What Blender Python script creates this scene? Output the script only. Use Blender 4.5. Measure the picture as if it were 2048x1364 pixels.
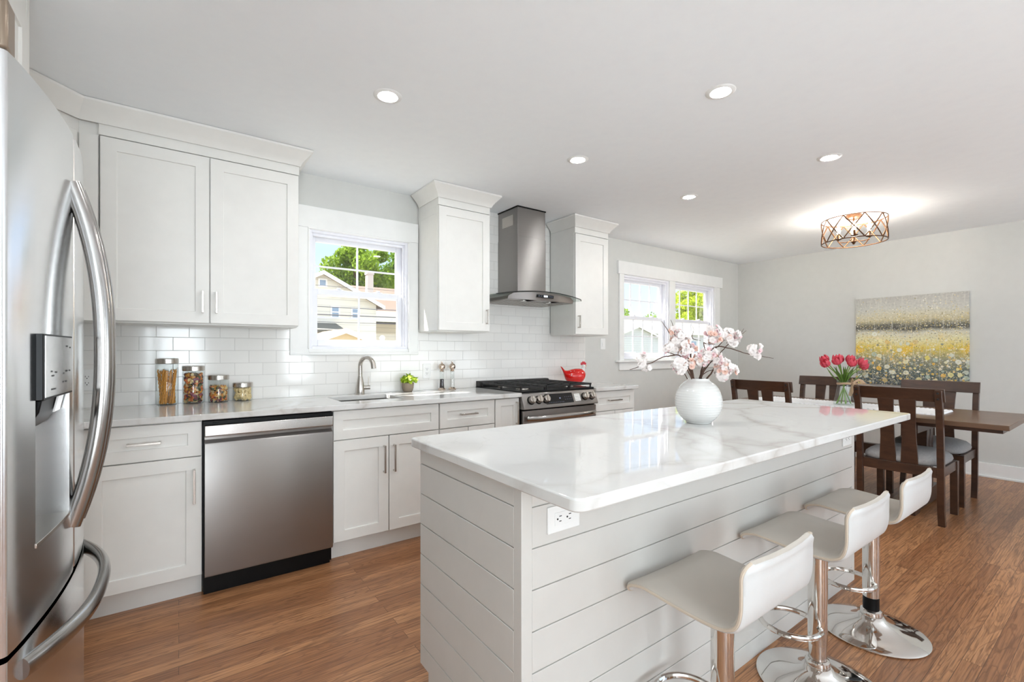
import bpy, bmesh, math, random
from mathutils import Vector, Matrix, Euler
R = math.radians
S = bpy.context.scene
COL = S.collection
random.seed(7)
for o in list(bpy.data.objects):
    bpy.data.objects.remove(o)

# ------------------------------------------------------------------ camera
PHI = R(35.8565)
cam_d = bpy.data.cameras.new('camera')
cam = bpy.data.objects.new('camera', cam_d)
COL.objects.link(cam)
cam.location = (0, -3.3583, 1.2132)
cam.rotation_euler = (R(90), 0, -PHI)
cam_d.sensor_width = 36.0
cam_d.lens = 922.0 * 36 / 2048
cam_d.shift_y = 20.0 / 2048
cam_d.clip_start = 0.02
cam_d.clip_end = 300
S.camera = cam
# ------------------------------------------------------------------ exposure
S.view_settings.view_transform = 'Standard'
S.view_settings.look = 'None'
S.view_settings.gamma = 1
S.view_settings.use_curve_mapping = False
S.view_settings.exposure = 0.30
# ------------------------------------------------------------------ sky
W = bpy.data.worlds.new('sky')
S.world = W
W.use_nodes = True
nt = W.node_tree
nt.nodes.clear()
wo = nt.nodes.new('ShaderNodeOutputWorld')
bg = nt.nodes.new('ShaderNodeBackground')
tc = nt.nodes.new('ShaderNodeTexCoord')
sx = nt.nodes.new('ShaderNodeSeparateXYZ')
cr = nt.nodes.new('ShaderNodeValToRGB')
nt.links.new(tc.outputs['Generated'], sx.inputs[0])
nt.links.new(sx.outputs['Z'], cr.inputs[0])
el = cr.color_ramp.elements
while len(el) < 4:
    el.new(0.5)
for e_, (p_, c_) in zip(el, ((0.0, (0.60, 0.65, 0.72, 1)), (0.20, (0.40, 0.52, 0.70, 1)), (0.45, (0.74, 0.85, 1.0, 1)), (1.0, (0.86, 0.93, 1.0, 1)))):
    e_.position = p_
    e_.color = c_
nt.links.new(cr.outputs[0], bg.inputs[0])
bg.inputs[1].default_value = 1.7
nt.links.new(bg.outputs[0], wo.inputs[0])


def lamp(name, kind, loc, rot, energy, color=(1, 1, 1), **kw):
    d = bpy.data.lights.new(name, kind)
    d.energy = energy
    d.color = color
    for k, v in kw.items():
        setattr(d, k, v)
    o = bpy.data.objects.new(name, d)
    COL.objects.link(o)
    o.location = loc
    o.rotation_euler = rot
    return o


def aim(v):
    return Vector(v).to_track_quat('-Z', 'Y').to_euler()


# sun over the kitchen side; area lamps stand in for daylight at unseen windows behind the camera
lamp('sun', 'SUN', (0, 8, 9), aim((0.50, -0.48, -1.0)), 18.0, (1, 0.95, 0.86), angle=R(0.6))
COOL = (.86, .95, 1.0)
# added window lamps, tilted upward to brighten the ceiling
lamp('daylight_patio', 'AREA', (4.3, -5.92, 1.15), aim((0, 1, 1.6)), 46, COOL, shape='RECTANGLE', size=2.5, size_y=1.7)
lamp('living_fill', 'AREA', (-0.275, -5.92, 1.15), aim((0, 1, 1.1)), 86, COOL, shape='RECTANGLE', size=1.2, size_y=1.7)  # fill lamp added for the lower cabinets, kept clear of the dishwasher's reflection
lamp('daylight_sidelight', 'AREA', (1.75, -5.92, 1.15), aim((0, 1, 1.3)), 24, COOL, shape='RECTANGLE', size=.36, size_y=1.7)

# ------------------------------------------------------------------ materials
MATS = {}


def lin(r, g, b):
    f = lambda c: (c / 255 / 12.92) if c / 255 <= 0.04045 else ((c / 255 + 0.055) / 1.055) ** 2.4
    return (f(r), f(g), f(b), 1)


class M:
    """small node helper"""

    def __init__(s, name):
        s.m = bpy.data.materials.new(name)
        s.m.use_nodes = True
        s.t = s.m.node_tree
        s.t.nodes.clear()
        s.out = s.t.nodes.new('ShaderNodeOutputMaterial')
        MATS[name] = s.m

    def n(s, typ, **kw):
        x = s.t.nodes.new('ShaderNode' + typ)
        for k, v in kw.items():
            if k in x.inputs:
                i = x.inputs[k]
                if hasattr(v, 'is_output'):
                    s.t.links.new(v, i)
                else:
                    i.default_value = v
            else:
                setattr(x, k, v)
        return x

    def link(s, a, b):
        s.t.links.new(a, b)

    def bsdf(s, color, rough=0.5, metal=0.0, **kw):
        b = s.n('BsdfPrincipled', Roughness=rough, Metallic=metal)
        s.set(b.inputs['Base Color'], color)
        for k, v in kw.items():
            s.set(b.inputs[k.replace('_', ' ')], v)
        s.link(b.outputs[0], s.out.inputs[0])
        s.b = b
        return b

    def set(s, inp, v):
        if hasattr(v, 'is_output'):
            s.link(v, inp)
        else:
            inp.default_value = v

    def coord(s, scale=(1, 1, 1), rot=(0, 0, 0), loc=(0, 0, 0), kind='Object'):
        c = s.n('TexCoord')
        mp = s.n('Mapping')
        s.link(c.outputs[kind], mp.inputs['Vector'])
        mp.inputs['Scale'].default_value = scale
        mp.inputs['Rotation'].default_value = rot
        mp.inputs['Location'].default_value = loc
        return mp.outputs[0]

    def noise(s, vec, scale=5, detail=4, rough=0.5, dist=0.0):
        x = s.n('TexNoise', Scale=scale, Detail=detail, Roughness=rough, Distortion=dist)
        s.link(vec, x.inputs['Vector'])
        return x.outputs[0]

    def ramp(s, fac, stops):
        r = s.n('ValToRGB')
        e = r.color_ramp.elements
        while len(e) < len(stops):
            e.new(0.5)
        for i, (p, c) in enumerate(stops):
            e[i].position = p
            e[i].color = c if len(c) == 4 else (*c, 1)
        s.link(fac, r.inputs[0])
        return r.outputs[0]

    def mix(s, fac, a, b, mode='MIX'):
        x = s.n('MixRGB', blend_type=mode)
        s.set(x.inputs[0], fac)
        s.set(x.inputs[1], a)
        s.set(x.inputs[2], b)
        return x.outputs[0]

    def math(s, op, a, b=0.0, clamp=False):
        x = s.n('Math', operation=op, use_clamp=clamp)
        s.set(x.inputs[0], a)
        s.set(x.inputs[1], b)
        return x.outputs[0]

    def bump(s, h, strength=0.2, dist=0.002):
        x = s.n('Bump', Strength=strength, Distance=dist)
        s.link(h, x.inputs['Height'])
        s.link(x.outputs[0], s.b.inputs['Normal'])


def plain(name, rgb, rough=0.5, metal=0.0, bump=None, **kw):
    m = M(name)
    v = m.coord()
    f = m.noise(v, 14, 3)
    a = lin(*rgb)
    c = m.mix(f, tuple(x * 0.96 for x in a[:3]) + (1,), tuple(min(1, x * 1.03) for x in a[:3]) + (1,))
    m.bsdf(c, rough, metal, **kw)
    if bump:
        m.bump(m.noise(v, bump[0], 3), bump[1], bump[2])
    return m.m


plain('wall_paint', (213, 213, 209), 0.75, bump=(260, 0.06, 0.001))
plain('ceiling_paint', (247, 250, 253), 0.85, bump=(220, 0.05, 0.001))
plain('trim_white', (243, 243, 241), 0.38)
plain('cabinet_white', (232, 230, 225), 0.36)
plain('shiplap_white', (209, 206, 201), 0.4)
plain('plastic_white', (240, 240, 238), 0.3)
plain('vinyl_white', (240, 240, 246), 0.35)
plain('slot_black', (22, 21, 20), 0.5)
plain('appliance_black', (9, 9, 10), 0.4, Specular_IOR_Level=0.2)
plain('cast_iron', (26, 25, 25), 0.5, bump=(300, 0.3, 0.001))
plain('glass_black', (8, 8, 10), 0.06)
plain('display_light', (225, 235, 245), 0.4, Emission_Color=(0.8, 0.9, 1, 1), Emission_Strength=0.9)
plain('display_blue', (120, 130, 160), 0.4)
plain('chrome', (225, 222, 218), 0.06, 1.0)
plain('nickel', (196, 190, 183), 0.26, 1.0)
plain('rose_metal', (216, 200, 186), 0.12, 1.0)
plain('leather_white', (212, 212, 211), 0.42, bump=(420, 0.12, 0.001))
plain('leather_cream', (196, 188, 178), 0.45, bump=(420, 0.12, 0.001))
plain('piping_beige', (205, 190, 172), 0.6)
plain('ceramic_white', (220, 219, 216), 0.12, Coat_Weight=0.5)
plain('red_glaze', (214, 22, 18), 0.12, Coat_Weight=0.6)
plain('red_comb', (190, 20, 40), 0.3)
plain('twig_brown', (82, 58, 46), 0.8, bump=(200, 0.4, 0.002))
plain('stem_green', (116, 150, 62), 0.5)
plain('leaf_green', (112, 152, 54), 0.5)
plain('herb_green', (164, 192, 48), 0.5)
petal_mat_later = ('tulip_red', (232, 62, 90), (250, 140, 152))
plain('ribbon_burlap', (190, 160, 130), 0.85, bump=(600, 0.5, 0.001))
plain('concrete_pot', (138, 124, 108), 0.8, bump=(120, 0.4, 0.002))
plain('peppercorn', (52, 40, 44), 0.7, bump=(300, 1.0, 0.004))
plain('salt', (238, 234, 230), 0.7, bump=(400, 0.8, 0.002))
plain('bronze', (92, 62, 38), 0.45, 0.7)
plain('candle_sleeve', (206, 170, 130), 0.6)
plain('canvas_edge', (92, 90, 88), 0.8)
plain('lace_white', (250, 250, 250), 0.85, bump=(160, 0.8, 0.003))
plain('concrete_grey', (168, 168, 164), 0.8)
plain('wire_grey', (92, 92, 96), 0.6)
plain('house_cream', (216, 208, 192), 0.85)
plain('house_beige', (222, 200, 168), 0.85)
plain('house_white', (236, 238, 240), 0.8)
plain('soffit_white', (250, 248, 244), 0.7)
plain('brick_pale', (216, 202, 194), 0.9)
plain('house_glass', (150, 168, 190), 0.15)
plain('handle_steel', (168, 165, 162), 0.2, 1.0)
plain('hinge_brown', (140, 124, 108), 0.4, 0.6)
plain('pasta_gold', (214, 150, 62), 0.55)
plain('pasta_cream', (226, 202, 150), 0.6)
plain('pasta_purple', (130, 66, 84), 0.6)
plain('pasta_orange', (218, 122, 70), 0.6)
plain('pasta_green', (92, 96, 66), 0.6)
plain('paper_label', (232, 232, 228), 0.6)


def emit(name, col, st):
    m = M(name)
    e = m.n('Emission', Color=col, Strength=st)
    m.link(e.outputs[0], m.out.inputs[0])


emit('lamp_lens', (0.97, 0.985, 1.0, 1), 205.0)
emit('bulb_glow', (1, 0.92, 0.82, 1), 300.0)


def petal_mat(name, c0, c1):
    m = M(name)
    v = m.coord()
    f = m.noise(v, 60, 2)
    c = m.mix(f, lin(*c0), lin(*c1))
    d = m.n('BsdfDiffuse')
    m.link(c, d.inputs[0])
    t = m.n('BsdfTranslucent')
    m.link(c, t.inputs[0])
    x = m.n('MixShader')
    x.inputs[0].default_value = 0.35
    m.link(d.outputs[0], x.inputs[1])
    m.link(t.outputs[0], x.inputs[2])
    m.link(x.outputs[0], m.out.inputs[0])


petal_mat('petal_white', (255, 253, 251), (254, 246, 243))
petal_mat('petal_pink', (250, 214, 220), (254, 240, 238))
petal_mat('petal_peach', (252, 228, 212), (250, 214, 204))
petal_mat(*petal_mat_later)
petal_mat('tree_leaf', (96, 132, 42), (158, 178, 70))
petal_mat('tree_leaf_dark', (70, 104, 44), (124, 150, 62))
petal_mat('tree_leaf_lime', (150, 178, 44), (196, 200, 80))


def glass(name, tint=(1, 1, 1, 1), f0=0.05, gain=0.85):
    m = M(name)
    lw = m.n('LayerWeight', Blend=0.5)
    p = m.math('POWER', lw.outputs['Facing'], 4.0)
    fac = m.math('MULTIPLY_ADD', p, gain)
    fac.node.inputs[2].default_value = f0
    t = m.n('BsdfTransparent', Color=tint)
    g = m.n('BsdfGlossy', Roughness=0.0)
    x = m.n('MixShader')
    m.link(fac, x.inputs[0])
    m.link(t.outputs[0], x.inputs[1])
    m.link(g.outputs[0], x.inputs[2])
    m.link(x.outputs[0], m.out.inputs[0])


glass('window_glass', (0.97, 0.98, 0.98, 1), 0.03)
glass('jar_glass', (0.95, 0.965, 0.96, 1), 0.05, 0.6)
glass('vase_glass', (0.94, 0.97, 0.96, 1), 0.06, 0.6)
glass('hood_glass', (0.86, 0.9, 0.88, 1), 0.06, 0.7)


def brushed(name, rgb, rough, aniso=0.85):
    """sheet metal brushed along the level: reflections smear upward and downward"""
    m = M(name)
    v = m.coord((3, 3, 900))
    f = m.noise(v, 1.0, 2)
    g = m.noise(m.coord((1.5, 1.5, 30)), 1.6, 2)
    a = lin(*rgb)
    c = m.mix(f, tuple(x * 0.93 for x in a[:3]) + (1,), a)
    r = m.math('MULTIPLY_ADD', g, 0.06)
    r.node.inputs[2].default_value = rough
    m.bsdf(c, rough, 1.0)
    m.link(r, m.b.inputs['Roughness'])
    m.b.inputs['Anisotropic'].default_value = aniso
    t = m.n('CombineXYZ')
    t.inputs[2].default_value = 1.0
    m.link(t.outputs[0], m.b.inputs['Tangent'])


brushed('stainless', (158, 154, 151), 0.30, 0.9)
brushed('stainless_fridge', (226, 227, 228), 0.16, 0.85)
brushed('stainless_bright', (222, 221, 220), 0.22, 0.3)
brushed('sink_steel', (206, 204, 202), 0.22, 0.2)


def quartz():
    m = M('quartz_marble')
    v = m.coord()
    warp = m.noise(v, 1.7, 4, 0.55)
    wv = m.n('VectorMath', operation='MULTIPLY_ADD')
    nz = m.n('TexNoise', Scale=2.2, Detail=5.0)
    m.link(v, nz.inputs['Vector'])
    m.link(nz.outputs['Color'], wv.inputs[0])
    wv.inputs[1].default_value = (0.55, 0.55, 0.55)
    m.link(v, wv.inputs[2])
    vo = m.n('TexVoronoi', Scale=1.25, feature='DISTANCE_TO_EDGE')
    m.link(wv.outputs[0], vo.inputs['Vector'])
    vein = m.ramp(vo.outputs['Distance'], [(0.0, (1, 1, 1, 1)), (0.012, (0.55, 0.55, 0.55, 1)), (0.05, (0, 0, 0, 1))])
    mask = m.ramp(m.noise(v, 1.3, 3), [(0.24, (0, 0, 0, 1)), (0.50, (1, 1, 1, 1))])
    vo2 = m.n('TexVoronoi', Scale=3.1, feature='DISTANCE_TO_EDGE')
    m.link(wv.outputs[0], vo2.inputs['Vector'])
    fine = m.ramp(vo2.outputs['Distance'], [(0.0, (0.4, 0.4, 0.4, 1)), (0.012, (0, 0, 0, 1))])
    f = m.math('MULTIPLY', vein, mask)
    f = m.math('ADD', f, m.math('MULTIPLY', fine, m.math('MULTIPLY', mask, 0.6)), True)
    f = m.math('MULTIPLY', f, 0.5)
    base = m.mix(warp, lin(216, 215, 212), lin(224, 223, 221))
    c = m.mix(f, base, lin(168, 158, 148))
    m.bsdf(c, 0.035)


quartz()


def tile():
    m = M('subway_tile')
    c = m.n('TexCoord')
    sp = m.n('SeparateXYZ')
    m.link(c.outputs['Object'], sp.inputs[0])
    sm = m.math('ADD', sp.outputs['X'], sp.outputs['Y'])
    cb = m.n('CombineXYZ')
    m.link(sm, cb.inputs[0])
    m.link(sp.outputs['Z'], cb.inputs[1])
    mp = m.n('Mapping')
    m.link(cb.outputs[0], mp.inputs['Vector'])
    mp.inputs['Location'].default_value = (0.2687 + 0.1555 * 2, -0.906 + 0.0777 * 0 + 0.0008, 0)
    b = m.n('TexBrick', Scale=1.0, offset=0.5)
    m.link(mp.outputs[0], b.inputs['Vector'])
    b.inputs['Color1'].default_value = lin(240, 238, 234)
    b.inputs['Color2'].default_value = lin(236, 234, 230)
    b.inputs['Mortar'].default_value = lin(212, 210, 206)
    b.inputs['Mortar Size'].default_value = 0.0016
    b.inputs['Mortar Smooth'].default_value = 0.3
    b.inputs['Brick Width'].default_value = 0.1555
    b.inputs['Row Height'].default_value = 0.0777
    m.bsdf(b.outputs['Color'], 0.1)
    r = m.math('MULTIPLY_ADD', b.outputs['Fac'], 0.5)
    r.node.inputs[2].default_value = 0.1
    m.link(r, m.b.inputs['Roughness'])
    inv = m.math('SUBTRACT', 1.0, b.outputs['Fac'])
    m.bump(inv, 0.6, 0.0015)


tile()


def oak(name, planks=True):
    m = M(name)
    v = m.coord()
    b = m.n('TexBrick', Scale=1.0, offset=0.37, offset_frequency=2)
    m.link(v, b.inputs['Vector'])
    b.inputs['Color1'].default_value = (0, 0, 0, 1)
    b.inputs['Color2'].default_value = (1, 1, 1, 1)
    b.inputs['Mortar'].default_value = (0.1, 0.1, 0.1, 1)
    b.inputs['Mortar Size'].default_value = 0.0007
    b.inputs['Brick Width'].default_value = 1.25
    b.inputs['Row Height'].default_value = 0.0585
    sep = m.n('SeparateXYZ')
    m.link(v, sep.inputs[0])
    # per-board shift of the grain
    cb = m.n('CombineXYZ')
    m.link(sep.outputs['X'], cb.inputs[0])
    m.link(sep.outputs['Y'], cb.inputs[1])
    m.link(m.math('MULTIPLY', b.outputs['Color'], 9.0), cb.inputs[2])
    mp = m.n('Mapping')
    m.link(cb.outputs[0], mp.inputs['Vector'])
    mp.inputs['Scale'].default_value = (1.1, 9.0, 1)
    g = m.noise(mp.outputs[0], 1.6, 3, 0.5, 0.9)
    rings = m.math('FRACT', m.math('MULTIPLY', g, 9.0))
    ring = m.ramp(rings, [(0.0, (0.25, 0.25, 0.25, 1)), (0.2, (0.85, 0.85, 0.85, 1)), (0.8, (1, 1, 1, 1)), (1.0, (0.25, 0.25, 0.25, 1))])
    mp2 = m.n('Mapping')
    m.link(cb.outputs[0], mp2.inputs['Vector'])
    mp2.inputs['Scale'].default_value = (5, 190, 1)
    pores = m.noise(mp2.outputs[0], 1.0, 3, 0.6)
    base = m.ramp(b.outputs['Color'], [(0.0, lin(160, 109, 72)), (0.5, lin(186, 131, 88)), (1.0, lin(206, 150, 104))])
    big = m.noise(v, 1.1, 2)
    base = m.mix(m.math('MULTIPLY', big, 0.35), base, lin(154, 106, 74))
    c = m.mix(m.math('MULTIPLY', m.math('SUBTRACT', 1.0, ring), 0.7), base, lin(98, 60, 38))
    c = m.mix(m.ramp(pores, [(0.35, (0.65, 0.65, 0.65, 1)), (0.56, (0, 0, 0, 1))]), c, lin(104, 66, 42))
    c = m.mix(m.math('MULTIPLY', b.outputs['Fac'], 0.85), c, lin(48, 30, 20))
    m.bsdf(c, 0.33)
    m.bump(m.math('SUBTRACT', 1.0, b.outputs['Fac']), 0.25, 0.001)


oak('oak_floor')


def wood(name, a, b, scale=(3, 3, 40), rough=0.4):
    m = M(name)
    v = m.coord(scale)
    f = m.noise(v, 1.0, 4, 0.6, 0.5)
    m.bsdf(m.mix(f, lin(*a), lin(*b)), rough)
    m.bump(f, 0.1, 0.001)


wood('walnut_dark', (34, 21, 15), (88, 58, 41), (26, 7, 26), 0.3)
wood('walnut_table', (82, 60, 46), (128, 98, 76), (40, 4, 10), 0.3)


def fabric():
    m = M('fabric_grey')
    v = m.coord()
    f = m.noise(v, 90, 3)
    g = m.noise(v, 600, 2)
    m.bsdf(m.mix(f, lin(140, 138, 138), lin(172, 170, 168)), 0.9)
    m.bump(g, 0.4, 0.001)


fabric()


def siding(name, rgb, pitch=0.16):
    m = M(name)
    c = m.n('TexCoord')
    sp = m.n('SeparateXYZ')
    m.link(c.outputs['Object'], sp.inputs[0])
    f = m.math('FRACT', m.math('DIVIDE', sp.outputs['Z'], pitch))
    a = lin(*rgb)
    c = m.mix(m.math('LESS_THAN', f, 0.08), a, tuple(x * 0.72 for x in a[:3]) + (1,))
    m.bsdf(c, 0.8)


siding('siding_cream', (234, 229, 216))
siding('siding_white', (206, 208, 210))
siding('siding_beige', (232, 218, 196))


def shingle(name, a, b):
    m = M(name)
    v = m.coord((6, 6, 9))
    f = m.noise(v, 3, 3, 0.7)
    m.bsdf(m.mix(f, lin(*a), lin(*b)), 0.9)


shingle('shingle_brown', (96, 78, 68), (124, 104, 92))
shingle('shingle_grey', (92, 92, 88), (128, 126, 118))
shingle('shingle_tan', (156, 130, 106), (176, 150, 122))
shingle('lawn_grass', (132, 132, 112), (150, 148, 134))


def painting():
    m = M('painted_canvas')
    c = m.n('TexCoord')
    sp = m.n('SeparateXYZ')
    m.link(c.outputs['Object'], sp.inputs[0])   # object origin at the lower edge; y across, z up
    z = m.math('DIVIDE', sp.outputs['Z'], 0.945)
    cb = m.n('CombineXYZ')
    m.link(sp.outputs['Y'], cb.inputs[0])
    m.link(sp.outputs['Z'], cb.inputs[1])
    v = cb.outputs[0]
    wob = m.noise(v, 3.0, 3)
    zz = m.math('ADD', z, m.math('MULTIPLY', m.math('SUBTRACT', wob, 0.5), 0.14))
    base = m.ramp(zz, [(0.0, lin(66, 78, 84)), (0.14, lin(84, 98, 96)), (0.30, lin(140, 142, 122)), (0.42, lin(224, 200, 90)),
                       (0.50, lin(228, 220, 170)), (0.585, lin(212, 208, 188)), (0.635, lin(84, 84, 78)), (0.68, lin(104, 102, 92)),
                       (0.735, lin(196, 186, 150)), (0.80, lin(206, 200, 176)), (0.87, lin(200, 199, 190)), (1.0, lin(186, 184, 178))])
    patch = m.ramp(m.noise(v, 4.2, 3), [(0.5, (0, 0, 0, 1)), (0.62, (1, 1, 1, 1))])
    band = m.ramp(z, [(0.22, (0, 0, 0, 1)), (0.38, (1, 1, 1, 1)), (0.5, (0.7, 0.7, 0.7, 1)), (0.58, (0, 0, 0, 1))])
    col = m.mix(m.math('MULTIPLY', patch, band), base, lin(240, 194, 44))
    dens = m.ramp(z, [(0.0, (1, 1, 1, 1)), (0.40, (0.85, 0.85, 0.85, 1)), (0.62, (0.9, 0.9, 0.9, 1)), (0.80, (0.5, 0.5, 0.5, 1)), (0.92, (0.06, 0.06, 0.06, 1))])
    dens2 = m.ramp(z, [(0.0, (1, 1, 1, 1)), (0.34, (0.9, 0.9, 0.9, 1)), (0.46, (0.3, 0.3, 0.3, 1)), (0.6, (0.05, 0.05, 0.05, 1)), (0.7, (0.0, 0.0, 0.0, 1))])
    for sc, r0, cols in ((110, 0.45, [(0.0, lin(250, 246, 226)), (0.4, lin(232, 196, 80)), (0.65, lin(110, 110, 100)), (1.0, lin(240, 240, 232))]),
                         (75, 0.45, [(0.0, lin(250, 248, 236)), (0.5, lin(226, 206, 130)), (1.0, lin(90, 92, 84))]),
                         (34, 0.42, [(0.0, lin(246, 244, 232)), (0.4, lin(240, 192, 50)), (0.7, lin(110, 124, 126)), (1.0, lin(232, 232, 206))]),
                         (17, 0.42, [(0.0, lin(238, 222, 96)), (0.35, lin(242, 242, 230)), (0.65, lin(176, 194, 180)), (1.0, lin(246, 186, 30))])):
        vo = m.n('TexVoronoi', Scale=float(sc))
        m.link(v, vo.inputs['Vector'])
        dot = m.math('LESS_THAN', vo.outputs['Distance'], r0)
        s2 = m.n('SeparateXYZ')
        m.link(vo.outputs['Color'], s2.inputs[0])
        pick = m.math('LESS_THAN', s2.outputs[0], m.math('MULTIPLY', dens if sc > 60 else dens2, 0.34 if sc > 60 else 0.66))
        dc = m.ramp(s2.outputs[1], cols)
        ring = m.math('LESS_THAN', vo.outputs['Distance'], r0 * 0.45)
        dc = m.mix(m.math('MULTIPLY', ring, 0.35), dc, lin(214, 196, 90))
        col = m.mix(m.math('MULTIPLY', m.math('MULTIPLY', dot, pick), 0.8), col, dc)
    vs = m.n('CombineXYZ')
    m.link(m.math('MULTIPLY', sp.outputs['Y'], 60.0), vs.inputs[0])
    m.link(m.math('MULTIPLY', sp.outputs['Z'], 5.0), vs.inputs[1])
    drip = m.noise(vs.outputs[0], 1.0, 2)
    col = m.mix(m.ramp(drip, [(0.55, (0, 0, 0, 1)), (0.75, (0.45, 0.45, 0.45, 1))]), col, lin(222, 220, 208))
    sp_ = m.noise(v, 55, 3, 0.7)
    col = m.mix(m.ramp(sp_, [(0.30, (0.35, 0.35, 0.35, 1)), (0.45, (0, 0, 0, 1))]), col, lin(110, 108, 96))
    col = m.mix(m.ramp(sp_, [(0.55, (0, 0, 0, 1)), (0.72, (0.45, 0.45, 0.45, 1))]), col, lin(244, 240, 224))
    m.bsdf(col, 0.7)


painting()


def pasta_mix(name, cols):
    m = M(name)
    v = m.coord()
    vo = m.n('TexVoronoi', Scale=38.0)
    m.link(v, vo.inputs['Vector'])
    sp = m.n('SeparateXYZ')
    m.link(vo.outputs['Color'], sp.inputs[0])
    st = [(i / len(cols), lin(*c)) for i, c in enumerate(cols)]
    r = m.n('ValToRGB')
    r.color_ramp.interpolation = 'CONSTANT'
    e = r.color_ramp.elements
    while len(e) < len(st):
        e.new(0.5)
    for i, (p, c) in enumerate(st):
        e[i].position = p
        e[i].color = c
    m.link(sp.outputs[0], r.inputs[0])
    m.bsdf(r.outputs[0], 0.6)
    m.bump(vo.outputs['Distance'], 0.6, 0.006)


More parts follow.
